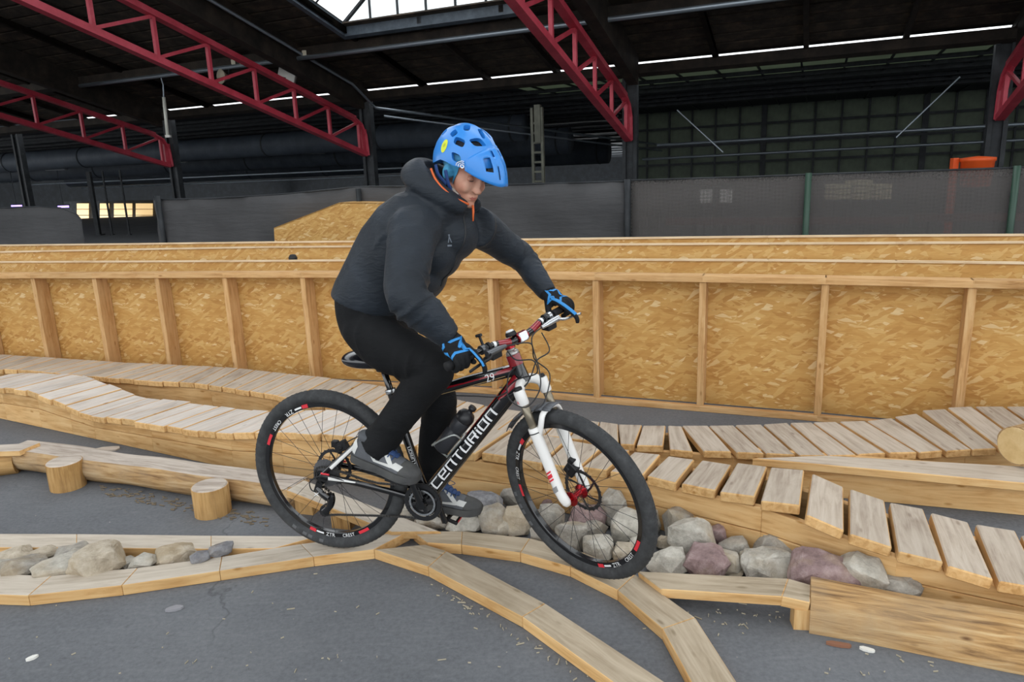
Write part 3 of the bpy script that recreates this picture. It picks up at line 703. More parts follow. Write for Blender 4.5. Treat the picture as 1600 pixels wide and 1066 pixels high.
def slats_along(near, far, pitch, gap, parent, mats, th=0.042, jit=0.006):
    n = max(1, round(poly_len(near) / pitch)); Ln, Lf = poly_len(near), poly_len(far)
    for i in range(n):
        t0, t1 = (i + gap / pitch / 2) / n, (i + 1 - gap / pitch / 2) / n
        q = [poly_at(near, Ln * t0), poly_at(near, Ln * t1), poly_at(far, Lf * t1), poly_at(far, Lf * t0)]
        d = ((q[3] + q[2]) - (q[0] + q[1])).normalized(); e1_, e2_ = rnd.uniform(-.012, .012), rnd.uniform(-.012, .012); dz = Vector((0, 0, rnd.uniform(-jit, jit) * .5))
        plank('slat', [q[0] + d * e1_ + dz, q[1] + d * e1_ + dz, q[2] + d * e2_ + dz, q[3] + d * e2_ + dz], th, mats, parent)
def perp_far(near, w):
    out = []
    for i, p in enumerate(near):
        d = near[min(i + 2, len(near) - 1)] - near[max(i - 2, 0)]; d.z = 0; d.normalize(); out.append(p + Vector((-d.y, d.x, 0)) * w)
    return out

# --- front boardwalk
GA, GB = Pz(0, 655), Pz(366, 734.5); GD = (GB - GA).normalized(); GN = Vector((GD.y, -GD.x, 0))
def Pg(px, py): return Pplane(px, py, GA + GN * 0.03, GN)
g_left = [GA + GN * .03 - GD * .55 + Vector((0, 0, .20)), GA + GN * .03 - GD * .2 + Vector((0, 0, .245))] + [Pg(x, y) for x, y in ((0, 607), (33, 609), (56, 616), (87, 629), (112, 639.5), (131, 647), (156, 651), (225, 661), (300, 673), (361, 678))] + [Pz(402, 677, .265), Pz(454, 677, .285), Pz(550, 684, .285), Pz(620, 695, .28), Pz(688, 704.5, .27)]
gl = smooth_path(g_left, 5)
front = thing('wavy_boardwalk', 'wavy slatted boardwalk nearer the rider with a hump at the left', 'boardwalk', (gl[40].x, gl[40].y, 0))
far_gl = perp_far(gl, 0.42)
far_gl[-1] = Pz(742, 670, .27); far_gl[-2] = lerp(far_gl[-3], far_gl[-1], .5)
# pale, dry slats up to the rear wheel
slats_along(gl, far_gl, 0.147, 0.007, front, [M_TOPW, M_SIDE], 0.042)
def quads(lst):
    return [[Pz(*p[0], z[0]), Pz(*p[1], z[1]), Pz(*p[3], z[2]), Pz(*p[2], z[3])] for p, z in lst]
gq = [(((690, 704.7), (742, 708.5), (745, 670), (797, 672)), (.27,) * 4), (((752, 707.5), (796, 714), (802, 673), (846, 677)), (.27,) * 4), (((800, 716), (845, 724), (850, 679), (886, 686)), (.27,) * 4),
      (((850, 725), (905, 731), (890, 688), (943, 697)), (.265,) * 4), (((910, 730), (947, 735), (949, 699), (984, 703)), (.265,) * 4), (((953, 737), (1003, 744), (991, 706), (1032, 710)), (.27,) * 4),
      (((1011, 744), (1056, 755), (1044, 712.6), (1085, 718)), (.27,) * 4), (((1065, 756), (1118, 766.6), (1097, 719), (1143, 726)), (.28, .27, .27, .28)), (((1125, 769), (1179, 776), (1152, 723), (1199, 729)), (.28,) * 4),
      (((1189, 783), (1250, 790), (1205, 730), (1256.6, 734.4)), (.28,) * 4), (((1261, 805), (1319, 830), (1270, 740), (1318, 761)), (.28, .25, .25, .28)), (((1329, 835), (1394, 856), (1329, 764), (1382, 782)), (.26, .235, .235, .26)),
      (((1405, 862.5), (1474, 879), (1391, 785), (1442.5, 795)), (.235, .215, .215, .235)), (((1482.5, 885), (1552.5, 906), (1455, 801), (1512.5, 816)), (.205, .18, .18, .205)), (((1562, 909), (1632, 921), (1525, 819), (1586, 829)), (.17, .155, .155, .17)), (((1642, 928), (1716, 944), (1596, 836), (1660, 848)), (.15, .13, .13, .15))]
gquads = quads(gq)
for q in gquads: plank('slat', q, 0.045, [M_TOP, M_SIDE], front, bevel=0.005)
# stringer boards on edge under the slats, near side and far side
top_n = [p + GN * -0.035 + Vector((0, 0, -0.044)) for p in gl]
def slab_wall(pts, parent, th=0.035, m=M_FASC, seams=(0.5,), zmin=0.0, name='side_board'):
    """boards on edge, each polyline stretch one board per course; the courses part with a hairline"""
    for a, b in zip(pts[:-1], pts[1:]):
        if (b - a).length < 1e-4: continue
        d = Vector((b.x - a.x, b.y - a.y, 0)).normalized(); nn = Vector((-d.y, d.x, 0)) * th
        cuts = [0.0] + list(seams) + [1.0]
        for k in range(len(cuts) - 1):
            lo_, hi_ = cuts[k], cuts[k + 1]
            A0, A1 = Vector((a.x, a.y, zmin + (a.z - zmin) * lo_ + .0015)), Vector((a.x, a.y, zmin + (a.z - zmin) * hi_ - .0015))
            B0, B1 = Vector((b.x, b.y, zmin + (b.z - zmin) * lo_ + .0015)), Vector((b.x, b.y, zmin + (b.z - zmin) * hi_ - .0015))
            off = nn * 0.1 * (k % 2)
            M = frame((A0 + B1) / 2, d, (0, 0, 1)); Mi = M.inverted(); q = MB()
            q.prism([Mi @ (p + off) for p in (A0, B0, B1, A1)], Mi.to_3x3() @ nn)
            obj(name, q, m, parent, M=M, bevel=0.002)
def thin(pts, step):
    out = pts[::step]
    if out[-1] is not pts[-1]: out.append(pts[-1])
    return out
# left part: a tall board with a shaped crest board above it
slab_wall(thin(top_n, 9), front, seams=(0.6,))
slab_wall([p + Vector((0, 0, -0.046)) + ((f - p) * .93) for p, f in zip(thin(gl, 9), thin(far_gl, 9))], front, seams=())
# hidden-to-right part
nr = [q[0] for q in gquads] + [gquads[-1][1]]
fr = [q[3] for q in gquads] + [gquads[-1][2]]
ins = [(f - n) for n, f in zip(nr, fr)]
slab_wall([n + i * 0.10 + Vector((0, 0, -.05)) for n, i in zip(nr[::3] + [nr[-1]], ins[::3] + [ins[-1]])], front, seams=(0.52,))
slab_wall([n + i * 0.9 + Vector((0, 0, -.05)) for n, i in zip(nr[::3] + [nr[-1]], ins[::3] + [ins[-1]])], front, seams=())

# --- rear boardwalk along the berm
h_near = [Pz(x, y, z) for x, y, z in ((-110, 571, .2), (0, 577.5, .2), (56, 580, .2), (111, 585, .2), (169, 590.6, .2), (246, 596, .2), (300, 599, .2), (332, 603, .2), (381, 610.6, .2), (419, 617, .2), (445, 621, .2), (520, 634, .195), (620, 652, .19), (720, 667, .18), (850, 680, .17), (968, 693, .16))]
h_far = [Pz(x, y, z) for x, y, z in ((-60, 549.5, .2), (62, 557.5, .2), (125, 561.7, .2), (185, 565.5, .2), (245, 568.5, .2), (310, 571.5, .2), (350, 574, .2), (382, 576.5, .2), (443, 583, .2), (480, 587, .2), (507, 590, .2), (580, 600, .195), (680, 617, .19), (770, 636, .18), (880, 651, .17), (966, 663, .16))]
hn, hf = smooth_path(h_near, 4), smooth_path(h_far, 4)
rear = thing('rear_boardwalk', 'long grey slatted boardwalk running along the foot of the board berm', 'boardwalk', (hn[30].x, hn[30].y, 0))
def slats_pair(near, far, pitch, gap, parent, mats, th):
    L = poly_len(near); n = round(L / pitch); cum = [0]
    for a, b in zip(near[:-1], near[1:]): cum.append(cum[-1] + (b - a).length)
    def at(d):
        for i in range(len(cum) - 1):
            if d <= cum[i + 1] + 1e-9:
                t = (d - cum[i]) / max(cum[i + 1] - cum[i], 1e-9); return lerp(near[i], near[i + 1], t), lerp(far[i], far[i + 1], t)
        return near[-1], far[-1]
    for i in range(n):
        a, d = at(L * i / n + gap / 2); b, c = at(L * (i + 1) / n - gap / 2)
        dz = Vector((0, 0, rnd.uniform(-.003, .003))); dd = (d - a).normalized() * rnd.uniform(-.012, .012)
        plank('slat', [a + dd + dz, b + dd + dz, c + dz, d + dz], th, mats, parent)
slats_pair(hn, hf, 0.147, 0.008, rear, [M_TOP, M_SIDE], 0.042)
hq = [(((970, 694), (991, 695), (966, 663), (1003, 664)), (.155,) * 4), (((995, 696), (1036, 697), (1005, 665), (1040, 665)), (.155,) * 4), (((1047, 702.5), (1083, 706), (1044, 665), (1065, 666)), (.155,) * 4), (((1100, 705), (1143, 706), (1066, 665), (1106, 665)), (.155,) * 4),
      (((1152, 707), (1194, 708.5), (1108, 665), (1146, 664.5)), (.155,) * 4), (((1198, 708.5), (1243, 711), (1149, 664), (1189, 663)), (.155,) * 4), (((1250, 711.5), (1291, 712), (1193, 663), (1230, 660.5)), (.155,) * 4), (((1296, 712), (1338, 711), (1235, 660.5), (1268, 660)), (.155,) * 4),
      (((1342, 710), (1384, 708), (1271, 659.6), (1306, 659)), (.155,) * 4), (((1391, 707.5), (1433, 707), (1312, 658.5), (1351, 657.5)), (.155,) * 4), (((1438, 707), (1473, 704.5), (1355, 657.5), (1393, 653)), (.155, .155, .17, .16)), (((1480, 705), (1518, 702.5), (1398, 651), (1432, 646)), (.155, .16, .185, .175)),
      (((1521, 702.5), (1558, 701), (1441, 641), (1477, 639)), (.165, .17, .21, .205)), (((1565, 700), (1604, 698), (1481, 636.5), (1518, 635)), (.18, .185, .225, .22)), (((1610, 698), (1655, 696), (1524, 635), (1567, 635)), (.19, .19, .225, .225)), (((1662, 696), (1706, 694), (1573, 635), (1614, 635)), (.19, .19, .225, .225)), (((1712, 694), (1752, 692), (1620, 635), (1660, 635)), (.19, .19, .225, .225))]
hquads = quads(hq)
for q in hquads: plank('slat', q, 0.042, [M_TOP, M_SIDE], rear, bevel=0.005)
slab_wall([p + (f - p) * .08 + Vector((0, 0, -.044)) for p, f in zip(thin(hn, 9), thin(hf, 9))], rear, seams=())
slab_wall([p + (f - p) * .92 + Vector((0, 0, -.044)) for p, f in zip(thin(hn, 9), thin(hf, 9))], rear, seams=())
for s in (.12, .88):
    slab_wall([lerp(q[0], q[3], s) + Vector((0, 0, -.045)) for q in hquads[::4] + [hquads[-1]]], rear, seams=())

# --- raised plank with a board on edge, at the right between the two boardwalks
side = thing('plank_bridge', 'straight plank bridge with a board on edge at the right, between the boardwalks', 'boardwalk', Pz(1416, 789, 0))
zi = 0.19
f0, f1 = Pz(1175, 716, zi), Pz(1640, 758.7, zi); b1 = Pz(1640, 731, zi); b0 = Pz(1290, 711.8, zi)
M = frame((f0 + f1) / 2, f1 - f0, (0, 0, 1)); Mi = M.inverted(); q = MB(); q.prism([Mi @ p for p in (f0, f1, b1, b0)], Vector((0, 0, -0.042)), 0, 1); obj('tread_plank', q, [M_TOP, M_FASC], side, M=M, bevel=0.004)
g0, g1 = Pz(1180, 766, 0.0), Pz(1640, 810, 0.0)
nn = Vector((-(g1 - g0).y, (g1 - g0).x, 0)).normalized()
A0, A1 = g0.copy(), g1.copy(); A0.z = A1.z = zi - 0.043
slab_wall([A0, A1], side, seams=(), name='edge_board')
slab_wall([A0 + nn * .2, A1 + nn * .2], side, seams=(), name='edge_board')

# ================================================================== low beams on the floor
ZB = 0.048
def ribbon(name, label, near_px, far_px, z, mats=(M_RIB, M_SIDE), th=None, seam=0.0007):
    near, far = [Pz(x, y, zz if zz else z) for x, y, zz in [(p + (None,))[:3] for p in near_px]], [Pz(x, y, zz if zz else z) for x, y, zz in [(p + (None,))[:3] for p in far_px]]
    t = thing(name, label, 'beam', (near[0].x, near[0].y, 0))
    for i in range(len(near) - 1):
        a, b, c, d = near[i], near[i + 1], far[i + 1], far[i]
        e = (b - a).normalized() * seam; e2 = (c - d).normalized() * seam
        a, b, c, d = a + e, b - e, c - e2, d + e2
        x = (b + c) / 2 - (a + d) / 2
        M = frame((a + b + c + d) / 4, x, (b - a).cross(d - a)); Mi = M.inverted(); q = MB(); q.prism([Mi @ p for p in (a, b, c, d)], Vector((0, 0, -(th or z) + .001)), 0, 1)
        obj('beam_segment', q, list(mats), t, M=M, bevel=0.002)
    return t
ribbon('floor_beam', 'straight pale low beam at the left behind the row of stones', [(-120, 855.5), (120, 856), (330, 858), (428, 857)], [(-120, 834), (120, 834.5), (330, 837), (497, 838)], ZB, (M_RIB, M_SIDE))
ribbon('floor_beam', 'curving low beam in the left foreground ending under the rear wheel', [(-120, 926), (44, 931), (190, 915), (343, 892.5), (490, 870.5), (584, 858.8)], [(-120, 893), (80, 900), (215, 887.5), (347, 870), (470, 850), (640, 830)], ZB)
ribbon('floor_beam', 'low beam branching from under the rear wheel down to the bottom edge', [(584.5, 859), (669, 886), (816, 964), (990, 1089), (1120, 1180)], [(664, 851), (697.5, 861), (852, 943), (1074, 1089), (1220, 1185)], ZB, (M_RIB2, M_SIDE))
ribbon('floor_beam', 'low beam under the front wheel curving down to the bottom edge', [(668, 848), (721, 851.6), (813, 864), (891, 886), (965, 922.5), (1035, 982.5), (1088, 1080), (1110, 1150)], [(645, 830.5), (722.5, 830), (828, 841), (914, 864), (992.5, 897.5), (1086, 965), (1160, 1080), (1190, 1140)], ZB, (M_RIB2, M_SIDE))
ebd = thing('short_board', 'short raised board leading from the front wheel to the half log', 'beam', Pz(1255, 986, 0))
ze0, ze1 = 0.075, 0.125
qa = [Pz(1034, 921, ze0), Pz(1266, 942, ze1 - .012), Pz(1267.5, 914, ze1 - .01), Pz(996, 892.5, ze0)]
qm = [Pz(1222, 932.5, ze1), Pz(1232, 904, ze1)]
for quad in ([qa[0], qm[0], qm[1], qa[3]], [qm[0], qa[1], qa[2], qm[1]]):
    M = frame((quad[0] + quad[1]) / 2, quad[1] - quad[0], (quad[1] - quad[0]).cross(quad[3] - quad[0])); Mi = M.inverted(); q = MB(); q.prism([Mi @ p for p in quad], Vector((0, 0, -0.042)), 0, 1)
    obj('board', q, [M_RIB2, M_FASC], ebd, M=M, bevel=0.003)
p = Pz(1255, 986, 0); q = MB(); q.box((0, 0, 0), (0.08, 0.055, 0.08)); obj('support_block', q, M_FASC, ebd, M=Matrix.Translation(p + Vector((0.012, 0.03, 0.04))) @ Matrix.Rotation(-.15, 4, 'Z') @ Matrix.Rotation(pi / 2, 4, 'Y'))

# ================================================================== logs and stumps
def log_mesh(a, b, r, flat=None, n=26, rows=34, amp=0.09, seed=1, taper=1.0, bottom=None, ky=1.0):
    """a rough round log along local X; flat cuts the top, bottom cuts underneath"""
    L = (b - a).length; q = MB(); rg = []
    for i in range(rows + 1):
        x = -L / 2 + L * i / rows; rr = r * lerp(1, taper, i / rows); ring = []
        for j in range(n):
            t = 2 * pi * j / n
            k = 1 + amp * noise.noise(Vector((x * 2.2 + seed, cos(t) * 1.3, sin(t) * 1.3))) + amp * .5 * noise.noise(Vector((x * 1.5 + seed, cos(t) * 4, sin(t) * 4)))
            y, z = rr * k * cos(t) * ky, rr * k * sin(t)
            if flat is not None: z = min(z, flat + 0.006 * noise.noise(Vector((x * 3, y * 9, seed))))
            if bottom is not None: z = max(z, bottom)
            ring.append(Vector((x, y, z)))
        rg.append(ring)
    q.rings(rg); return q
def set_top(me, zmin, mi=1):
    for p in me.polygons:
        if p.normal.z > 0.75 and p.center.z > zmin: p.material_index = mi
M_LOGEND = speckle('log_end_grain', '#d3b581', '#bd9c66', '#e0c797', 9, 0.8, 0.3)
# peeled log on the floor at the left
la, lb = Pz(28, 710, 0.09), Pz(470, 771, 0.075)
la.z, lb.z = 0.098, 0.085
pl = thing('peeled_log', 'long peeled log with a worn flat top lying on the floor at the left', 'log', Pz(230, 770, 0))
Ml = frame((la + lb) / 2, lb - la, (0, 0, 1))
q = log_mesh(la, lb, 0.098, flat=0.055, seed=3.3, taper=0.92, rows=80, amp=.15)
me = q.mesh('trunk', True); set_top(me, 0.03)
me.materials.append(M_LOG); me.materials.append(M_LOGTOP)
obj('trunk', me, None, pl, M=Ml)
def stump(px, ytop, ybot, w, h, label):
    p = Pz(px, ybot - 3, 0); p = p + Vector((p.x, p.y, 0)).normalized() * (w / 2)
    t = thing('stump', label, 'stump', p, group='stumps beside the peeled log')
    q = MB(); n = 20; rg = []
    for i in range(5):
        rg.append([p + Vector((w / 2 * (1 + .05 * noise.noise(Vector((cos(2 * pi * j / n), sin(2 * pi * j / n), px)))) * cos(2 * pi * j / n), w / 2 * sin(2 * pi * j / n), h * i / 4)) for j in range(n)])
    q.rings(rg); Mz = frame(p, (0, 0, 1), (0, 1, 0)); obj('trunk', q, M_STUMP, t, M=Mz, world=True, smooth=True, angle=50)
    q = MB(); q.lathe([(0.0, 0), (w / 2 * .97, 0), (w / 2 * .9, .006), (0, .007)], 20, Matrix.Translation(p + Vector((0, 0, h)))); obj('cut_face', q, M_LOGTOP, t, world=True)
stump(109, 722, 772, 0.185, 0.155, 'small stump in front of the peeled log near the left edge')
stump(335, 762, 815, 0.18, 0.15, 'small stump in front of the peeled log beside the rear wheel')
# short round and plank end at the left edge
t = thing('short_round', 'short round of wood at the left edge under a plank end', 'log', Pz(0, 742, 0))
a, b = Pz(-60, 738, .06), Pz(18, 728, .06); q = MB()
Mr = frame((a + b) / 2 + Vector((0, .06, .02)), b - a, (0, 0, 1)); lm = log_mesh(a, b, 0.085, seed=8, amp=.05, rows=8); obj('trunk', lm, M_STUMP, t, M=Mr, smooth=True, angle=50)
t = thing('loose_plank', 'worn plank end resting on the peeled log at the left edge', 'plank', Pz(0, 712, .15))
quad = [Pz(-80, 708, .17), Pz(30, 705, .17), Pz(62, 692, .17), Pz(-60, 698, .17)]
M = frame((quad[0] + quad[1]) / 2, quad[1] - quad[0], (0, 0, 1)); q = MB(); q.prism([M.inverted() @ p for p in quad], Vector((0, 0, -.03)), 0, 1); obj('board', q, [M_LOGTOP, M_SIDE], t, M=M)
# plank ramp behind the rear wheel
rp = thing('plank_ramp', 'plank ramp seen through the rear wheel, coming down from the peeled log', 'ramp', Pz(560, 812, .0))
quad = [Pz(447, 766.5, .145), Pz(612, 832, .062), Pz(690, 831, .058), Pz(475, 750, .15)]
M = frame((quad[0] + quad[1]) / 2, quad[1] - quad[0], (quad[1] - quad[0]).cross(quad[3] - quad[0])); q = MB(); q.prism([M.inverted() @ p for p in quad], Vector((0, 0, -.04)), 0, 1); obj('board', q, [M_RIB, M_SIDE], rp, M=M, bevel=.004)
for px, py, h in ((470, 806, .1), (527, 829, .062)):
    p = Pz(px, py, 0); q = MB(); q.box((0, 0, 0), (h, .1, .1)); obj('support_block', q, M_STUMP, rp, M=frame(p + Vector((.03, .06, h / 2)), (0, 0, 1), (0.3, 1, 0)))
# half log in the right foreground
fa, fbk = Pz(1264, 991, 0), Pz(1720, 1078, 0)
fdir = (fbk - fa).normalized(); fnr = Vector((-fdir.y, fdir.x, 0))
fa2, fb2 = fa + fnr * 0.115, fbk + fnr * 0.115
hl = thing('half_log', 'heavy weathered half log in the right foreground', 'log', (fa + fbk) / 2)
q = log_mesh(fa2, fb2, 0.125, seed=5.1, amp=0.11, rows=70, bottom=-0.012, ky=0.92)
me = q.mesh('trunk', True); me.materials.append(M_HALF)
Mf = frame((fa2 + fb2) / 2 + Vector((0, 0, 0.013)), fb2 - fa2, (0, 0, 1)); o = obj('trunk', me, None, hl, M=Mf)
b_ = o.modifiers.new('edges', 'EDGE_SPLIT'); b_.split_angle = radians(50)
# log end lying on the rear boardwalk at the right edge
ca = Pz(1588, 697, .295); q = MB()
el = thing('log_round', 'pale cut log end lying on the boardwalk at the right edge', 'log', Pz(1590, 722, .19))
dirn = Vector((0.93, 0.36, 0.0)).normalized()
lm = log_mesh(ca, ca + dirn * 0.7, 0.095, seed=2, amp=.05, rows=10, bottom=None); Mr = frame(ca + dirn * .35, dirn, (0, 0, 1)); obj('trunk', lm, M_LOG, el, M=Mr, smooth=True, angle=50)
q = MB(); q.lathe([(0, -.002), (.09, -.002), (.088, .004), (0, .005)], 20, frame(ca, (0, 0, 1), -dirn)); obj('cut_face', q, M_LOGEND, el, world=True)

# ================================================================== stones
def rock_mat(name, a, b, c):
    m = mat(name, b, 0.9, spec=0.2); t = NT(m); v, r = t.jitter(t.coord(), 30)
    f = t.noise(v, 16, 9, 0.72); g = t.noise(v, 5, 4); col = t.ramp(f, [(0.3, a), (0.5, b), (0.68, c)])
    col = t.mix(t.ramp(g, [(0.5, (0, 0, 0, 1)), (0.66, (0.5, 0.5, 0.5, 1))]), col, '#a8926f')
    t.color(col); t.bump(f, 1.0, 0.018); return m
RM = {'g': rock_mat('grey_stone', '#827d76', '#a8a298', '#c6c0b5'), 'l': rock_mat('pale_stone', '#969187', '#bfb9ad', '#d9d4c9'), 'p': rock_mat('purple_stone', '#7a6664', '#9d8583', '#bba6a2'), 't': rock_mat('tan_stone', '#9d907d', '#c0b39f', '#d6ccbb'), 'd': rock_mat('dark_stone', '#68676a', '#88878a', '#a6a5a5')}
RN = {'g': 'grey', 'l': 'pale grey', 'p': 'purplish', 't': 'tan', 'd': 'dark grey'}
def rock(x0, x1, y0, y1, kind, label, lift=0.0, depth=0.85, seed=0, grow=1.0):
    r = random.Random(seed * 17 + 3)
    cx, cy = (x0 + x1) / 2, (y0 + y1) / 2
    c = Pz(cx, cy, 0.06 + lift)
    for _ in range(4):
        dist = (c - EYEP).length; hw = (x1 - x0) / 2 * dist / FOC * 1.12 * grow; hh = (y1 - y0) / 2 * dist / FOC * 1.16 * grow
        c = Pz(cx, cy, hh * 0.9 + lift)
    bm = bmesh.new(); hd = hw * depth
    for i in range(30):
        z = r.uniform(-1, 1); a = r.uniform(0, 2 * pi); s = sqrt(1 - z * z)
        p = Vector((s * cos(a), s * sin(a), z)); k = 0.92 + r.uniform(-.06, .12)
        # push towards a blocky shape
        p = Vector([math.copysign(abs(w) ** 0.72, w) for w in p]) * k
        bm.verts.new((p.x * hw, p.y * hd, p.z * hh))
    res = bmesh.ops.convex_hull(bm, input=bm.verts)
    bmesh.ops.delete(bm, geom=[v for v in bm.verts if not v.link_faces], context='VERTS')
    bmesh.ops.dissolve_limit(bm, angle_limit=radians(14), verts=bm.verts, edges=bm.edges)
    bmesh.ops.bevel(bm, geom=list(bm.edges), offset=min(hw, hh) * 0.16, segments=2, profile=0.6, affect='EDGES', clamp_overlap=True)
    bmesh.ops.triangulate(bm, faces=bm.faces)
    bmesh.ops.subdivide_edges(bm, edges=[e for e in bm.edges if e.calc_length() > hw * .35], cuts=1); bmesh.ops.triangulate(bm, faces=bm.faces)
    for v in bm.verts:
        d = v.co.normalized(); v.co += d * ((noise.noise(v.co * 22 + Vector((seed, 0, 0))) * 0.09 + noise.noise(v.co * 60 + Vector((seed, 5, 0))) * 0.04) * hw)
    # keep the outline as wide and high as measured
    mx = max(abs(v.co.x) for v in bm.verts); mz = max(abs(v.co.z) for v in bm.verts)
    for v in bm.verts: v.co.x *= hw / mx; v.co.z *= hh / mz
    me = bpy.data.meshes.new('stone'); bm.to_mesh(me); bm.free(); me.materials.append(RM[kind])
    for p in me.polygons: p.use_smooth = False
    o = bpy.data.objects.new('stone', me)
    # rest on the floor
    zmin = min(v.co.z for v in me.vertices)
    if c.z + zmin < 0.0: c.z = -zmin
    view = Vector((c.x, c.y, 0)); link(o, None, Matrix.Translation(c) @ Matrix.Rotation(atan2(view.y, view.x) - pi / 2, 4, 'Z'))
    tag(o, label, 'stone')
    return o
R_RIGHT = [((1034, 1088, 800, 842), 'g', 'grey stone at the back right of the front tyre against the boards'), ((1048, 1112, 818, 868), 'l', 'pale lumpy stone with a raised tip right of the front tyre'), ((1106, 1134, 824, 856), 'p', 'dull purple stone leaning on the boards behind the pale lumpy stone'),
 ((1027, 1050, 838, 858), 't', 'small tan stone tucked beside the front tyre'), ((1010, 1070, 858, 895), 'l', 'flat-topped pale stone at the start of the short raised board'), ((1071, 1136, 858, 898), 'p', 'purplish pointed stone behind the short raised board'), ((1108, 1152, 862, 895), 'l', 'pale stone squeezed behind the pointed purplish stone'),
 ((1125, 1168, 844, 872), 'g', 'rounded grey stone in the back row left of the big pale pair'), ((1154, 1176, 864, 890), 'l', 'small upright pale stone left of the big pale stone'), ((1138, 1160, 888, 900), 'l', 'pebble-sized pale stone at the rear edge of the short board'), ((1168, 1240, 864, 904), 'l', 'big pale stone behind the right half of the short board'),
 ((1186, 1248, 837, 872), 'g', 'tall grey stone peaking behind the big pale stone'), ((1241, 1332, 869, 922), 'p', 'large slanting reddish purple stone beside the half log'), ((1315, 1377, 877, 932), 'l', 'tall square pale stone behind the half log'), ((1372, 1428, 904, 938), 'g', 'rightmost grey stone lying behind the half log')]
R_MID = [((820, 850, 800, 826), 'g', 'grey stone wedged between the tan stone and the tyre'), ((996, 1030, 800, 838), 'g', 'grey stone directly behind the right edge of the front tyre'), ((985, 1016, 838, 872), 'l', 'pale stone low behind the right edge of the front tyre'), ((1080, 1112, 846, 870), 'g', 'grey stone filling the gap behind the pointed purplish stone'), ((938, 979, 768, 823), 'g', 'tall grey stone seen through the front wheel below the brake disc'), ((892, 946, 795, 827), 'p', 'flat purplish stone seen through the front wheel spokes'), ((869, 914, 818, 861), 'g', 'squarish grey stone seen through the lower front wheel'), ((914, 948, 818, 843), 'g', 'small grey stone between spokes left of the largest one in the wheel'), ((914, 958, 840, 873), 'l', 'pale block low in the front wheel'),
 ((958, 1005, 802, 853), 'l', 'largest pale stone seen through the right part of the front wheel'), ((956, 991, 852, 877), 't', 'pinkish tan stone at the bottom of the front wheel'), ((842, 883, 792, 827), 'g', 'grey stone seen through the left part of the front wheel'), ((846, 866, 779, 797), 'p', 'small purple stone at the top left inside the front wheel'),
 ((786, 825, 796, 836), 't', 'tan rounded stone just left of the front tyre'), ((783, 821, 764, 800), 'g', 'grey stone in the back row left of the front tyre'), ((828, 854, 822, 848), 'g', 'small stone at the tyre low on the left of the front wheel'), ((727, 782, 773, 813), 'd', 'big dark grey stone beyond the toe of the far shoe'), ((750, 796, 795, 835), 'g', 'grey stone in front of the big dark one'),
 ((700, 750, 810, 832), 'l', 'low pale stone below the far pedal'), ((648, 698, 804, 830), 'g', 'low grey stone below the chainring'), ((770, 800, 812, 838), 'l', 'small pale stone at the edge of the beam left of the tyre'), ((612, 650, 790, 822), 'l', 'pale stone half hidden behind the rear tyre'), ((690, 735, 786, 812), 'g', 'grey stone hidden behind the far shoe')]
R_LEFT = [((2, 46, 859, 883), 't', 'tan stone between the low beams at the left edge'), ((14, 66, 872, 898), 'g', 'grey stone in the front row of the left stones'), ((-18, 15, 876, 896), 'l', 'stone cut by the left edge of the view'), ((86, 142, 857, 882), 'g', 'grey stone against the rear left beam'), ((64, 128, 876, 901), 'l', 'long pale stone along the front left beam'), ((118, 191, 858, 898), 't', 'largest tan slab among the left stones'),
 ((48, 84, 859, 876), 't', 'small tan stone in the back row of the left stones'), ((204, 244, 867, 890), 'l', 'pale triangular stone right of the dark gap'), ((188, 212, 874, 887), 'l', 'little pale stone inside the dark gap'), ((244, 302, 857, 878), 't', 'long tan stone right of the triangular one'), ((326, 362, 849, 866), 'd', 'smooth dark dome-shaped stone on the rear left beam'), ((298, 326, 863, 876), 'd', 'small dark pebble beside the dome-shaped stone'), ((38, 62, 884, 900), 'l', 'pebble wedged against the front left beam')]
k = 0
for (b, kind, lab) in R_RIGHT + R_MID + R_LEFT:
    k += 1; rock(*b, kind, lab, seed=k, lift=.045 if 'dome' in lab else 0.0, grow=.92 if b[1] < 400 else 1.0)

# ================================================================== wood chips and bark on the floor
M_CHIP = mat('wood_chip', '#a9a08c', 0.8); M_BARK = mat('bark_flake', '#7a6c58', 0.9)
def chips(spots, name, m, label, cat, kind=None, hi=None):
    q = MB()
    for x, y, L, W, a in spots:
        p = Pz(x, y, 0.004); R_ = Matrix.Rotation(a, 3, 'Z') @ Matrix.Rotation(rnd.uniform(-.12, .12), 3, 'X')
        q.box(p, (L, W, 0.004), R_)
    o = obj(name, q, m, world=True, loc=Pz(spots[0][0], spots[0][1], 0)); tag(o, label, cat, kind=kind)
sp = []
for i in range(150):
    t_ = rnd.random(); x, y = lerp(165, 420, t_) + rnd.uniform(-20, 20), lerp(762, 812, t_) + rnd.uniform(-4, 12); sp.append((x, y, rnd.uniform(.008, .035), rnd.uniform(.003, .007), rnd.uniform(-.6, .3)))
chips(sp, 'bark_litter', M_BARK, 'scatter of bark flakes along the peeled log', 'litter', 'stuff')
sp = []
for i in range(150):
    c = rnd.random()
    if c < .35: t_ = rnd.random(); x, y = lerp(690, 930, t_) + rnd.uniform(-10, 5), lerp(915, 1060, t_) + rnd.uniform(0, 16)
    elif c < .6: x, y = rnd.gauss(1140, 60), rnd.gauss(965, 14)
    elif c < .75: x, y = rnd.uniform(250, 560), rnd.uniform(890, 1060)
    elif c < .9: x, y = rnd.uniform(1290, 1480), rnd.uniform(1010, 1060)
    else: x, y = rnd.uniform(0, 900), rnd.uniform(900, 1060)
    sp.append((x, y, rnd.uniform(.004, .018) if rnd.random() < .9 else .03, rnd.uniform(.0015, .0035), rnd.uniform(0, pi)))
chips(sp, 'wood_shavings', M_CHIP, 'scatter of pale wood shavings on the dark floor', 'litter', 'stuff')
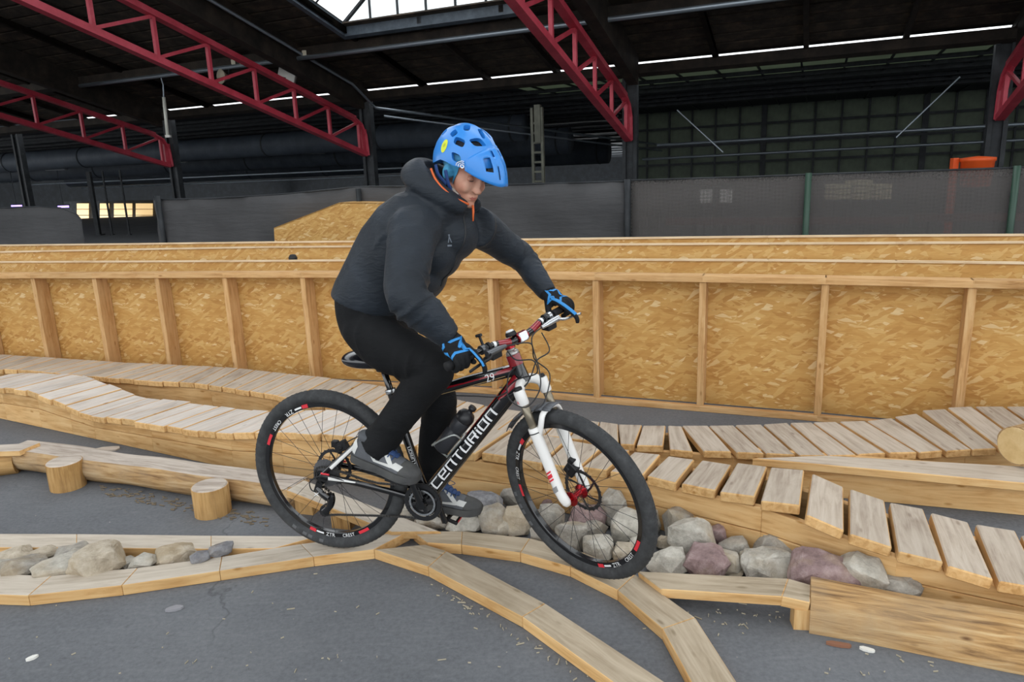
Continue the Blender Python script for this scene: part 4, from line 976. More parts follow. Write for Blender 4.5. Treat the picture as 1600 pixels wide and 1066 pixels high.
for x, y, L, W, a, m, lab in ((50, 1028, .035, .016, .7, M_WHITE, 'white scrap lying on the floor at the lower left'), (1355, 1015, .045, .016, -.5, M_WHITE, 'white scrap in front of the half log'), (1310, 1007, .08, .02, -.3, mat('rust_flake', '#8a5f48', .8), 'rusty brown bark flake in front of the half log'), (272, 951, .06, .03, .3, mat('grey_scrap', '#8d8c90', .7), 'flat grey scrap on the floor at the left'), (167, 702, .16, .08, .1, M_LOGTOP, 'flat slab of wood on the floor behind the peeled log')):
    p = Pz(x, y, .006); q = MB(); q.prism([p + Matrix.Rotation(a, 3, 'Z') @ Vector((L / 2 * cos(t_) * (1 + .2 * rnd.random()), W / 2 * sin(t_) * (1 + .3 * rnd.random()), .004)) for t_ in [2 * pi * j / 9 for j in range(9)]], Vector((0, 0, -.009)))
    tag(obj('floor_scrap', q, m, world=True, loc=p), lab, 'scrap')
# ================================================================== the mountain bike
M_TYRE = speckle('tyre_rubber', '#3b3c3d', '#303132', '#48494a', 30, 0.75, 0.25, 0.002, spec=0.3)
M_RIM = mat('black_rim', '#141416', 0.25, spec=0.6, coat=0.3)
M_BLACK = mat('gloss_black_paint', '#0d0d0f', 0.22, spec=0.6, coat=0.6)
M_MATTE = mat('matte_black_metal', '#1b1b1d', 0.5, spec=0.4)
M_RUB = mat('black_grip_rubber', '#18181a', 0.8)
M_CHROME = mat('polished_alloy', '#c8cacc', 0.25, 0.9)
M_GREYM = mat('grey_alloy', '#6d6f72', 0.4, 0.8)
M_ANO = mat('red_anodised', '#a3101c', 0.25, 0.8, coat=0.3)
M_REDP = mat('red_frame_paint', '#8f1420', 0.25, coat=0.6)
M_WPAINT = mat('white_paint', '#eceae6', 0.3, coat=0.4)
M_WDEC = mat('white_decal', '#e9e9e9', 0.4)
M_RDEC = mat('red_decal', '#d8323f', 0.4)
M_GDEC = mat('grey_decal', '#8d8d8d', 0.5)
M_TPRINT = mat('tyre_print', '#57585a', .7)
M_BRONZE = mat('bronze_stanchion', '#8d8473', 0.3, 0.6)
M_CABLE = mat('cable_housing', '#232325', 0.5)
M_SPOKE = mat('dark_spoke', '#3c3d3f', 0.35, 0.7)
M_DISC = mat('brake_disc_steel', '#55565a', 0.35, 0.9)
BH = Vector((cos(radians(-16.05)), sin(radians(-16.05)), 0))
BM = frame(Vector((-0.815, 2.873, 0)), BH, (0, 0, 1))
bike = thing('mountain_bike', 'black mountain bike with red and white lettering and a white fork, being ridden', 'bicycle', M=BM)
V = lambda x, y, z: Vector((x, y, z))
S0 = V(0.89, 0, 0.855); SAX = V(-0.342, 0, 0.94).normalized()
STEER = Matrix.Translation(S0) @ Matrix.Rotation(radians(-30), 4, SAX) @ Matrix.Translation(-S0)
RAX = V(0, 0, 0.417)
BBP = V(0.45, 0, 0.33)
def bpart(name, mb, m, parent=None, front=False, **kw):
    return obj(name, mb, m, parent or bike, M=BM @ STEER if front else BM, **kw)
def arc_pts(c, r, a0, a1, n, ax=0): return [V(c.x + r * cos(a0 + (a1 - a0) * i / n), c.y, c.z + r * sin(a0 + (a1 - a0) * i / n)) for i in range(n + 1)]

def text_faces(txt, size=1.0):
    cu = bpy.data.curves.new('t', 'FONT'); cu.body = txt; cu.size = size; cu.resolution_u = 2
    o = bpy.data.objects.new('t', cu); COL.objects.link(o)
    dg = bpy.context.evaluated_depsgraph_get(); me = bpy.data.meshes.new_from_object(o.evaluated_get(dg))
    vs = [v.co.copy() for v in me.vertices]; fs = [tuple(p.vertices) for p in me.polygons]
    bpy.data.objects.remove(o); bpy.data.curves.remove(cu); bpy.data.meshes.remove(me)
    mx = max(v.x for v in vs); mn = min(v.x for v in vs)
    return vs, fs, mn, mx
def grid_text(txt, size, step=0.25):
    """text cut finely enough to be bent round a curve"""
    vs, fs, mn, mx = text_faces(txt, size)
    bm = bmesh.new(); bv = [bm.verts.new(v) for v in vs]
    for f in fs:
        try: bm.faces.new([bv[i] for i in f])
        except ValueError: pass
    x = mn
    while x < mx:
        bmesh.ops.bisect_plane(bm, geom=bm.verts[:] + bm.edges[:] + bm.faces[:], plane_co=(x, 0, 0), plane_no=(1, 0, 0)); x += size * step
    bm.verts.index_update()
    out = ([v.co.copy() for v in bm.verts], [tuple(v.index for v in f.verts) for f in bm.faces], mn, mx); bm.free(); return out

# ------------------------------------------------------------------ wheels
def wheel(name, axle, front, label):
    rim = MB(); c = Matrix.Translation(axle) @ Matrix.Rotation(pi / 2, 4, 'X')     # local Z of the lathe = bike's -Y
    rim.ring([(0.2915, -0.009), (0.294, -0.0125), (0.319, -0.0125), (0.3195, 0.0125), (0.294, 0.0125), (0.2915, 0.009)], 72, c)
    w = bpart(name, rim, M_RIM, front=front, smooth=True, angle=35, label=label)
    q = MB(); prof = []
    for i in range(16):
        a = 2 * pi * i / 16; prof.append((0.3385 + 0.0275 * cos(a) - (0.004 if cos(a) < -.8 else 0), 0.0275 * sin(a)))
    q.ring(prof, 84, c); bpart('tyre', q, M_TYRE, w, front, smooth=True)
    # knobs of the fine tread
    q = MB()
    for i in range(90):
        for k, ph in ((-1, 0), (0, .5), (1, 0)):
            a = 2 * pi * (i + ph) / 90; t = k * 0.38
            rr = 0.3385 + 0.0277 * cos(t); yy = 0.0277 * sin(t)
            M = c @ Matrix.Rotation(a, 4, 'Z') @ Matrix.Translation((rr, 0, yy)) @ Matrix.Rotation(-t, 4, 'Y')
            q.box((0, 0, 0), (0.0009, 0.007, 0.0045)); n = len(q.v)
            for i_ in range(n - 8, n): q.v[i_] = M @ q.v[i_]
    tr = bpart('tread_knobs', q, M_TYRE, w, front); tr['kind'] = 'stuff'
    hub = MB(); hub.lathe([(0.0, -0.05), (0.009, -0.05), (0.009, -0.036), (0.03, -0.034), (0.03, -0.029), (0.015, -0.02), (0.013, 0), (0.015, 0.02), (0.03, 0.029), (0.03, 0.034), (0.009, 0.036), (0.009, 0.05), (0, 0.05)], 20, c)
    bpart('hub', hub, M_ANO if front else M_MATTE, w, front, smooth=True, angle=40)
    # spokes: one mesh, copied round the hub
    sp = None; n = 28
    for i in range(n):
        a = 2 * pi * i / n; side = 1 if i % 2 else -1; cr = 0.42 if (i // 2) % 2 else -0.42
        p0 = V(0.027 * cos(a + cr * 2.6), 0.027 * sin(a + cr * 2.6), side * 0.031); p1 = V(0.299 * cos(a), 0.299 * sin(a), side * 0.002)
        q = MB(); L = (p1 - p0).length
        if sp is None:
            q.tube([(0, 0, -0.5), (0, 0, 0.5)], 0.00105, 5, cap=False); sp = q.mesh('spoke', True); sp.materials.append(M_SPOKE)
        Mz = frame((p0 + p1) / 2, (p1 - p0).orthogonal(), p1 - p0)
        d = (p1 - p0).normalized(); x = d.orthogonal().normalized(); y = d.cross(x)
        Ms = Matrix(((x.x, y.x, d.x * L, (p0.x + p1.x) / 2), (x.y, y.y, d.y * L, (p0.y + p1.y) / 2), (x.z, y.z, d.z * L, (p0.z + p1.z) / 2), (0, 0, 0, 1)))
        o = bpy.data.objects.new('spoke', sp); link(o, w, (BM @ STEER if front else BM) @ c @ Ms)
    # lettering on the rim flank facing right of the bike
    def flank(txt, size, a_mid, m, r0, nm):
        vs, fs, mn, mx = grid_text(txt, size); q = MB(); mid = (mn + mx) / 2
        q.add([axle + V((r0 + v.y) * sin(a_mid + (v.x - mid) / r0 * -1 * -1) * 1, -0.0132, 0) + V(0, 0, 0) if False else axle + V((r0 + v.y) * cos(a_mid - (v.x - mid) / r0), -0.0134, (r0 + v.y) * sin(a_mid - (v.x - mid) / r0)) for v in vs], fs)
        bpart(nm, q, m, w, front)
    def flank_in(txt, size, a_mid, m, r0, nm):
        """reads along the bottom of the rim, letter tops towards the hub"""
        vs, fs, mn, mx = grid_text(txt, size); q = MB(); mid = (mn + mx) / 2
        q.add([axle + V((r0 - v.y) * cos(a_mid + (v.x - mid) / r0), -0.0134, (r0 - v.y) * sin(a_mid + (v.x - mid) / r0)) for v in vs], fs)
        bpart(nm, q, m, w, front)
    def block(a0, a1, r0, r1, m, nm, y=-0.0133):
        q = MB(); n_ = 8
        for i in range(n_):
            t0, t1 = a0 + (a1 - a0) * i / n_, a0 + (a1 - a0) * (i + 1) / n_
            q.add([axle + V(r * cos(t), y, r * sin(t)) for r, t in ((r0, t0), (r0, t1), (r1, t1), (r1, t0))], [(0, 1, 2, 3)])
        bpart(nm, q, m, w, front)
    sets = (radians(-88), radians(128)) if not front else (radians(-48), radians(168))
    for s in sets:
        flank_in('ZTR', 0.0245, s - 0.10, M_WDEC, 0.3112, 'rim_lettering')
        flank_in('CREST', 0.022, s + 0.20, M_WDEC, 0.3105, 'rim_lettering')
        block(s - 0.44, s - 0.34, 0.295, 0.3112, M_RDEC, 'rim_patch'); block(s - 0.33, s - 0.21, 0.299, 0.307, M_WDEC, 'rim_patch'); block(s + 0.38, s + 0.56, 0.297, 0.3105, M_RDEC, 'rim_patch')
    # maker's print on the tyre wall
    for s in (radians(-112),) if not front else (radians(-150),):
        for k in range(6): 
            a = s + (k - 3) * 0.085
            q = MB()
            pr = [(0.3385 + 0.0281 * cos(t), -0.0281 * sin(t)) for t in (1.5, 1.75, 2.0)]
            for (ra, ya), (rb, yb) in zip(pr[:-1], pr[1:]):
                for j in range(3):
                    a0, a1 = a + j * .02, a + (j + 1) * .02
                    q.add([axle + V(ra * cos(a0), ya, ra * sin(a0)), axle + V(ra * cos(a1), ya, ra * sin(a1)), axle + V(rb * cos(a1), yb, rb * sin(a1)), axle + V(rb * cos(a0), yb, rb * sin(a0))], [(0, 1, 2, 3)])
            if k in (0, 2, 3, 5): bpart('tyre_print', q, M_TPRINT, w, front)
    return w
rearw = wheel('rear_wheel', RAX, False, None)
FAX = V(1.0988, 0, 0.4126)
frontw = wheel('front_wheel', FAX, True, None)
def brake_disc(axle, y, par, front, R=0.082):
    q = MB(); c = Matrix.Translation(axle + V(0, y, 0)) @ Matrix.Rotation(pi / 2, 4, 'X')
    q.ring([(R - .014, -.001), (R, -.001), (R, .001), (R - .014, .001)], 48, c)
    for i in range(6):
        a = 2 * pi * i / 6; q.tube([axle + V(.02 * cos(a), y, .02 * sin(a)), axle + V(.045 * cos(a + .5), y, .045 * sin(a + .5)), axle + V((R - .01) * cos(a + .75), y, (R - .01) * sin(a + .75))], [(.001, .005)] * 3, 6, upv=(0, 1, 0))
    for i in range(24):
        a = 2 * pi * i / 24; q.box(axle + V(R * cos(a), y, R * sin(a)), (.006, .0021, .006))
    q.ring([(.012, -.002), (.024, -.002), (.024, .002), (.012, .002)], 20, c)
    bpart('brake_disc', q, M_DISC, par, front)
brake_disc(RAX, 0.042, rearw, False, .082); brake_disc(FAX, 0.042, frontw, True, .09)
# sprockets
q = MB(); c = Matrix.Translation(RAX) @ Matrix.Rotation(pi / 2, 4, 'X')
for i in range(9):
    r = 0.062 - i * 0.0052; y0 = 0.026 + i * 0.0037
    n = 48; q.rings([[c @ V((r + (0.0022 if j % 2 else -0.0012)) * cos(2 * pi * j / n), (r + (0.0022 if j % 2 else -.0012)) * sin(2 * pi * j / n), z) for j in range(n)] for z in (y0, y0 + .0018)])
q.lathe([(.016, .02), (.016, .062), (.008, .07), (0, .07)], 16, c)
bpart('sprocket_cassette', q, mat('cassette_steel', '#6b6b6d', .5, .6), rearw)

# ------------------------------------------------------------------ frame
HTB, HTT = S0 + SAX * 0.004, S0 + SAX * 0.118
TTH, TTS = V(0.862, 0, 0.905), V(0.338, 0, 0.738)
DTH, DTB = V(0.882, 0, 0.872), BBP + V(0.012, 0, 0.02)
SEATC = V(0.326, 0, 0.774)
q = MB()
q.tube([HTB, lerp(HTB, HTT, .5), HTT], [.031, .027, .028], 18)
q.tube([TTH, lerp(TTH, TTS, .4) + V(0, 0, .008), lerp(TTH, TTS, .75) + V(0, 0, .004), TTS], [.025, .024, .021, .018], 16)
q.tube([DTH, lerp(DTH, DTB, .15), lerp(DTH, DTB, .85), DTB], [(.034, .031), (.035, .031), (.034, .031), (.034, .033)], 18, upv=(0, 0, 1))
q.tube([BBP, lerp(BBP, SEATC, .3), SEATC + (SEATC - BBP).normalized() * .02], [.021, .0185, .018], 16)
q.lathe([(.024, -.04), (.024, .04)], 20, Matrix.Translation(BBP) @ Matrix.Rotation(pi / 2, 4, 'X'))
for s in (-1, 1):
    q.tube(smooth_path([BBP + V(-.03, s * .03, .0), BBP + V(-.11, s * .045, .028), V(.15, s * .062, .40), V(.03, s * .064, .415), V(-.005, s * .064, .417)], 4), [(.014, .009)] * 17, 10)
    q.tube(smooth_path([V(.345, s * .018, .72), V(.30, s * .04, .685), V(.15, s * .058, .555), V(.02, s * .064, .44), V(-.002, s * .064, .42)], 4), [(.010, .008)] * 17, 10)
    q.box(V(-.002, s * .064, .417), (.04, .008, .045))
fr_ = bpart('frame', q, M_BLACK, smooth=True, angle=50)
def wrap_patch(a, b, r, s0, s1, f0, f1, m, nm, n=6, rows=14, eps=.0012, taper=None):
    """a strip lying on a tube between a and b; angles measured from the bike's right flank, + upwards"""
    ax = (b - a).normalized(); side = V(0, -1, 0); up = ax.cross(side); up = up if up.z > 0 or (abs(up.z) < .5 and up.x < 0) else -up
    q = MB(); g = []
    for i in range(rows + 1):
        t = s0 + (s1 - s0) * i / rows; k = 1 if taper is None else lerp(taper[0], taper[1], i / rows)
        fm, fh = (f0 + f1) / 2, (f1 - f0) / 2 * k
        g.append([lerp(a, b, t) + (side * cos(f) + up * sin(f)) * (r + eps) for f in [fm - fh + 2 * fh * j / n for j in range(n + 1)]])
    for i in range(rows):
        for j in range(n): q.add([g[i][j], g[i + 1][j], g[i + 1][j + 1], g[i][j + 1]], [(0, 1, 2, 3)])
    return bpart(nm, q, m, fr_)
GL = {'C': [(0, 0, .17, 1), (0, 0, .84, .15), (0, .85, .84, 1)], 'E': [(0, 0, .17, 1), (0, 0, .84, .15), (0, .85, .84, 1), (.17, .43, .84, .57), (.67, .43, .84, 1)],
      'N': [(0, 0, .17, 1), (.67, 0, .84, 1), (0, .85, .84, 1)], 'T': [(.33, 0, .51, 1), (0, .85, .84, 1)], 'U': [(0, 0, .17, 1), (.67, 0, .84, 1), (0, 0, .84, .15)],
      'R': [(0, 0, .17, 1), (0, .85, .84, 1), (.67, .45, .84, 1), (.17, .42, .84, .56), (.56, 0, .76, .42)], 'I': [(0, 0, .17, .72), (0, .83, .17, 1)], 'O': [(0, 0, .17, 1), (.67, 0, .84, 1), (0, 0, .84, .15), (0, .85, .84, 1)]}
def tube_word(txt, a, b, r, s0, length, h, m, nm, flip=1, f_mid=0.0):
    ax = (b - a).normalized(); side = V(0, -1, 0); up = ax.cross(side); up = up if (up.x < 0 or up.z > .7) else -up
    wid = sum((.34 if ch == 'I' else 1.0) for ch in txt); unit = length / wid; x = 0; q = MB()
    for ch in txt:
        for (x0, y0, x1, y1) in GL[ch]:
            ny = max(1, int((y1 - y0) / .2))
            for k in range(ny):
                ya, yb = y0 + (y1 - y0) * k / ny, y0 + (y1 - y0) * (k + 1) / ny
                pts = []
                for (xx, yy) in ((x0, ya), (x1, ya), (x1, yb), (x0, yb)):
                    s = s0 + (x + xx) * unit; f = f_mid + (yy - .5) * h / r
                    pts.append(a + ax * s + (side * cos(f) + up * sin(f)) * (r + .0016))
                q.add(pts, [(0, 1, 2, 3)])
        x += .34 if ch == 'I' else 1.0
    bpart(nm, q, m, fr_)
tube_word('CENTURION', DTB, DTH, .0335, 0.06, 0.45, 0.038, M_WDEC, 'maker_lettering', f_mid=0.1)
tube_word('CENTURION', BBP, SEATC, .019, 0.11, 0.13, 0.012, M_WDEC, 'small_maker_lettering', f_mid=-.3)
wrap_patch(TTS, TTH, .0245, .30, .98, 0.95, 1.45, M_WPAINT, 'white_stripe', taper=(.25, 1.0))
wrap_patch(TTS, TTH, .0245, .25, 1.0, 0.15, 0.8, M_REDP, 'red_stripe', taper=(.5, 1.0))
wrap_patch(TTS, TTH, .0245, .30, .92, -0.42, -0.32, mat('gold_line', '#b79a6a', .4), 'gold_line')
wrap_patch(DTB, DTH, .0345, .82, 1.0, -.2, 1.1, M_REDP, 'red_panel', taper=(.25, 1))
wrap_patch(DTB, DTH, .0345, .45, .84, .95, 1.2, M_REDP, 'red_stripe', taper=(.3, 1))
wrap_patch(HTB, HTT, .029, .62, 1.0, -1.3, 1.3, M_REDP, 'red_band', eps=.0015, n=10)
vs, fs, mn, mx = text_faces('29', 0.042); q = MB(); ax = (TTH - TTS).normalized(); base = lerp(TTS, TTH, .77)
upn = V(-ax.z, 0, ax.x)
q.add([base + ax * v.x + (V(0, -1, 0) * cos((v.y - .012) / .0245) + upn * sin((v.y - .012) / .0245)) * .0268 for v in vs], fs); bpart('number_decal', q, M_WDEC, fr_)
for s in (-1, 1):
    side_y = s * .0725
    a, b = V(.275, s * .056, .66), V(.05, s * .0725, .46)
    q = MB(); q.tube([a, b], [(.0075, .003)] * 2, 8); bpart('white_stay_flash', q, M_WPAINT, fr_)
    q = MB(); q.tube([V(.035, s * .0735, .414), V(.16, s * .0705, .404)], [(.009, .003), (.003, .002)], 8); bpart('white_stay_flash', q, M_WPAINT, fr_)
    q = MB(); q.tube([V(.0, s * .07, .432), V(.04, s * .0735, .43)], [(.005, .003)] * 2, 8); bpart('red_dropout_patch', q, M_RDEC, fr_)

# ------------------------------------------------------------------ seat
PD = (SEATC - BBP).normalized()
q = MB(); q.tube([SEATC - PD * .05, SEATC + PD * .115], .0136, 14); sp_ = bpart('seat_post', q, M_BLACK, smooth=True)
q = MB(); q.lathe([(.0215, 0), (.0225, .003), (.0225, .016), (.0215, .019)], 18, frame(SEATC + PD * .01, V(0, 1, 0), PD)); bpart('seat_collar', q, M_CHROME, sp_, smooth=True)
clamp = SEATC + PD * .12
q = MB(); q.box(clamp, (.045, .05, .026)); bpart('seat_clamp', q, M_MATTE, sp_, bevel=.006)
# saddle: lofted from tail to nose
sec = [(.118, .03, .938, .012), (.125, .058, .944, .028), (.15, .072, .952, .04), (.19, .073, .953, .045), (.235, .058, .946, .042), (.28, .037, .938, .036), (.33, .025, .934, .032), (.38, .020, .932, .028), (.405, .013, .928, .018)]
q = MB(); rg = []
for x, hw, zt, th in [(a + .012, b * 1.06, c_ + .008, d_ * 1.5) for a, b, c_, d_ in sec]:
    rg.append([V(x, hw * cos(a), zt - th * .5 + th * .5 * (sin(a) if sin(a) > 0 else sin(a) * (1.25 if abs(cos(a)) > .3 else .7))) for a in [2 * pi * j / 18 for j in range(18)]])
q.rings(rg); sd_ = bpart('saddle', q, mat('saddle_cover', '#14151b', .22, spec=.7, coat=.5), smooth=True, sub=1)
for s in (-1, 1):
    q = MB(); q.tube(smooth_path([V(.16, s * .03, .915), V(.21, s * .022, .896), V(.30, s * .022, .896), V(.37, s * .008, .915)], 4), .0035, 8); bpart('saddle_rail', q, M_GREYM, sd_)

# ------------------------------------------------------------------ fork and cockpit, all turning with the steering
FWD = V(SAX.z, 0, -SAX.x).normalized()                   # forwards, square to the steering axis
def FP(s, o, y): return S0 - SAX * s + FWD * o + V(0, y, 0)
q = MB()
crown = [FP(.055, .030, -.066), FP(.02, .026, -.058), FP(-.004, .012, -.03), FP(-.008, .004, 0), FP(-.004, .012, .03), FP(.02, .026, .058), FP(.055, .030, .066)]
q.tube(smooth_path(crown, 5), [(.02, .019)] * 31, 14)
for s in (-1, 1): q.lathe([(.0, -.012), (.0215, -.01), (.0225, .0), (.0225, .045), (.02, .05)], 18, frame(FP(.02, .03, s * .066), V(0, 1, 0), -SAX))
fk = bpart('fork', q, M_WPAINT, front=True, smooth=True, angle=45)
for s in (-1, 1):
    q = MB(); q.tube([FP(.03, .03, s * .066), FP(.2, .032, s * .066)], .0162, 16); bpart('stanchion', q, M_BRONZE, fk, True, smooth=True)
    q = MB(); q.lathe([(.0, -.024), (.014, -.023), (.0165, -.018), (.0165, -.008)], 16, frame(FP(.02, .03, s * .066), V(0, 1, 0), -SAX)); bpart('fork_cap', q, M_MATTE, fk, True, smooth=True)
    q = MB(); q.tube([FP(.165, .032, s * .066), FP(.18, .032, s * .066), FP(.24, .033, s * .066), FP(.44, .036, s * .0655), FP(.465, .04, s * .064), FP(.487, .044, s * .06), FP(.50, .046, s * .058)], [.0225, .0235, .0225, .020, .020, .019, .012], 16); bpart('lower_leg', q, M_WPAINT, fk, True, smooth=True)
    q = MB(); q.lathe([(.0, 0), (.013, .0), (.014, .006), (.0, .012)], 14, Matrix.Translation(FAX + V(0, s * .062, 0)) @ Matrix.Rotation(-s * pi / 2, 4, 'X')); bpart('axle_nut', q, M_GREYM, fk, True, smooth=True)
    q = MB(); q.ring([(.0232, -.002), (.0245, -.002), (.0245, .002), (.0232, .002)], 20, frame(FP(.185, .032, s * .066), V(0, 1, 0), -SAX)); bpart('wiper_seal', q, M_MATTE, fk, True)
arch = [FP(.195, .046, -.062), FP(.165, .068, -.06), FP(.125, .084, -.043), FP(.112, .088, 0), FP(.125, .084, .043), FP(.165, .068, .06), FP(.195, .046, .062)]
q = MB(); q.tube(smooth_path(arch, 5), [(.013, .008)] * 31, 12, upv=tuple(FWD)); bpart('fork_arch', q, M_WPAINT, fk, True, smooth=True)
# printed marks on the fork leg
for s0_, s1_, m, nm in ((.345, .352, M_RDEC, 'fork_mark'), (.357, .372, M_RDEC, 'fork_mark'), (.377, .384, M_RDEC, 'fork_mark'), (.41, .432, M_GDEC, 'fork_mark')):
    q = MB(); n = 8; g = []
    for ss in (s0_, s1_): g.append([FP(ss - .012 * (j / n - .5), .0345, -.0657) + (V(0, -1, 0) * cos(f) + FWD * sin(f)) * .0218 for j, f in [(j, -.75 + 1.5 * j / n) for j in range(n + 1)]])
    for j in range(n): q.add([g[0][j], g[0][j + 1], g[1][j + 1], g[1][j]], [(0, 1, 2, 3)])
    bpart(nm, q, m, fk, True)
q = MB(); vs, fs, mn, mx = text_faces('R', .018); q.add([FP(.058 - v.y, .03, -.066) + (V(0, -1, 0) * cos((v.x - .006) / .0225) + FWD * sin((v.x - .006) / .0225)) * .0236 for v in vs], fs); bpart('fork_badge', q, M_RDEC, fk, True)
# small mudguard behind the crown
q = MB(); g = []
for i in range(9):
    a = radians(98) + radians(50) * i / 8; w = .04 * (1 - (i / 8) ** 4 * .6)
    g.append([FAX + V(.392 * cos(a + .0), w * (j / 4 - 1), .392 * sin(a) - .012 * (j / 4 - 1) ** 2) for j in range(9)])
for i in range(8):
    for j in range(8): q.add([g[i][j], g[i + 1][j], g[i + 1][j + 1], g[i][j + 1]], [(0, 1, 2, 3)])
o = bpart('mudguard', q, mat('grey_mudguard', '#5d6065', .5), None, True, smooth=True); o.modifiers.new('t', 'SOLIDIFY').thickness = .004
# front brake caliper and hose
q = MB(); cpos = FAX + V(-.055, .05, .075); q.box(cpos, (.05, .03, .06), Matrix.Rotation(.6, 3, 'Y')); q.box(cpos + V(.005, -.0, .04), (.025, .026, .03), Matrix.Rotation(.6, 3, 'Y')); q.tube([cpos + V(-.012, .018, 0), cpos + V(-.012, -.02, 0)], .014, 10)
bpart('front_brake_caliper', q, M_MATTE, fk, True, bevel=.004)
q = MB(); cpos = RAX + V(.04, .05, .095); q.box(cpos, (.06, .03, .045), Matrix.Rotation(-.5, 3, 'Y')); q.box(cpos + V(-.03, 0, .01), (.03, .028, .03)); q.tube([cpos + V(.0, .02, 0), cpos + V(.0, -.02, 0)], .014, 10); bpart('rear_brake_caliper', q, M_MATTE, None, bevel=.004)

q = MB(); q.lathe([(.026, 0), (.027, .006), (.024, .014), (.018, .018), (.018, .024), (.019, .026), (.019, .062), (.012, .066), (0, .066)], 18, frame(HTT, V(0, 1, 0), SAX)); bpart('headset_spacers', q, mat('brushed_spacer', '#b9b6b2', .35, .7), None, True, smooth=True, angle=40)
STM = HTT + SAX * .045; BARC = STM + FWD * .078 + SAX * .012
q = MB(); q.tube([STM, lerp(STM, BARC, .5), BARC], [(.019, .017), (.016, .016), (.017, .018)], 12); q.lathe([(.0215, -.02), (.0215, .02)], 18, frame(STM, V(0, 1, 0), SAX)); q.lathe([(.022, -.026), (.022, .026)], 18, frame(BARC, V(0, 0, 1), V(0, 1, 0)))
st_ = bpart('stem', q, M_ANO, None, True, smooth=True, angle=40)
q = MB(); q.box(BARC + FWD * .016, (.014, .046, .036), Matrix.Rotation(-.35, 3, 'Y')); bpart('stem_plate', q, M_CHROME, st_, True, bevel=.004)
def bar_pt(y):
    a = abs(y); t = min(max((a - .035) / .12, 0), 1); t = t * t * (3 - 2 * t)
    return BARC + SAX * (.022 * t) + FWD * (-.006 * t - .12 * max(a - .15, 0)) + V(0, y, 0)
q = MB(); ys = [-.345 + .69 * i / 40 for i in range(41)]
q.tube([bar_pt(y) for y in ys], [.0158 if abs(y) < .04 else lerp(.0158, .0112, min((abs(y) - .04) / .1, 1)) for y in ys], 14)
bar = bpart('handlebar', q, M_BLACK, None, True, smooth=True)
for s in (-1, 1):
    q = MB(); pts = [bar_pt(s * y) for y in (.215, .22, .25, .28, .31, .338, .346)]; q.tube(pts, [.0165, .0155, .015, .0155, .015, .0165, .017], 14); bpart('grip', q, M_RUB, bar, True, smooth=True)
    for y0, y1, m, nm in ((.06, .115, M_REDP, 'red_bar_panel'), (.125, .137, M_WDEC, 'white_bar_mark')):
        q = MB(); ys = [s * lerp(y0, y1, i / 5) for i in range(6)]; q.tube([bar_pt(y) for y in ys], [lerp(.0158, .0112, min((abs(y) - .04) / .1, 1)) + .0008 for y in ys], 14, cap=False); bpart(nm, q, m, bar, True, smooth=True)
    q = MB(); b0 = bar_pt(s * .185); q.lathe([(.0175, -.008), (.0175, .008)], 16, frame(b0, V(0, 0, 1), V(0, 1, 0)))
    mc0, mc1 = b0 + FWD * .034 - SAX * .018 + V(0, -s * .005, 0), b0 + FWD * .03 - SAX * .022 + V(0, -s * .085, 0)
    q.tube([b0, mc0], .009, 8); q.tube([mc0 + V(0, s * .02, 0), lerp(mc0, mc1, .5), mc1], [.0125, .0125, .007], 12)
    lv = bpart('brake_lever', q, M_GREYM if s < 0 else M_CHROME, bar, True, smooth=True, angle=45)
    q = MB(); q.tube(smooth_path([mc0 + V(0, s * .01, -.0), b0 + FWD * .06 - SAX * .03 + V(0, s * .02, 0), b0 + FWD * .052 - SAX * .036 + V(0, s * .075, 0), b0 + FWD * .05 - SAX * .042 + V(0, s * .125, 0)], 4), [(.006, .0042)] * 13, 10); bpart('lever_blade', q, M_MATTE if s < 0 else M_CHROME, bar, True, smooth=True)
    q = MB(); q.lathe([(.017, -.006), (.017, .006)], 16, frame(bar_pt(s * .155), V(0, 0, 1), V(0, 1, 0))); q.box(bar_pt(s * .155) - SAX * .03 + FWD * .012, (.04, .05, .03)); q.tube([bar_pt(s * .155) - SAX * .03 - FWD * .01, bar_pt(s * .17) - SAX * .04 - FWD * .035], [.008, .006], 8); bpart('shifter', q, M_MATTE, bar, True, bevel=.004)
q = MB(); p0 = bar_pt(-.175); q.lathe([(.0165, -.007), (.0165, .007)], 16, frame(p0, V(0, 0, 1), V(0, 1, 0))); q.tube([p0 + SAX * .01, p0 + SAX * .052], .005, 8); q.tube([p0 + SAX * .052 + FWD * .012, p0 + SAX * .052 - FWD * .016], .006, 8); bpart('lockout_lever', q, M_MATTE, bar, True)
q = MB(); p0 = bar_pt(-.04) + SAX * .026; q.lathe([(0, 0), (.02, 0), (.022, .006), (.019, .016), (.0, .02)], 18, frame(p0 - SAX * .006, V(0, 1, 0), SAX)); bc = bpart('bar_computer', q, M_MATTE, bar, True, smooth=True, angle=40)
q = MB(); q.lathe([(0, 0), (.016, 0), (.014, .006), (0, .008)], 16, frame(p0 + SAX * .011, V(0, 1, 0), SAX)); bpart('computer_face', q, M_WDEC, bc, True, smooth=True)
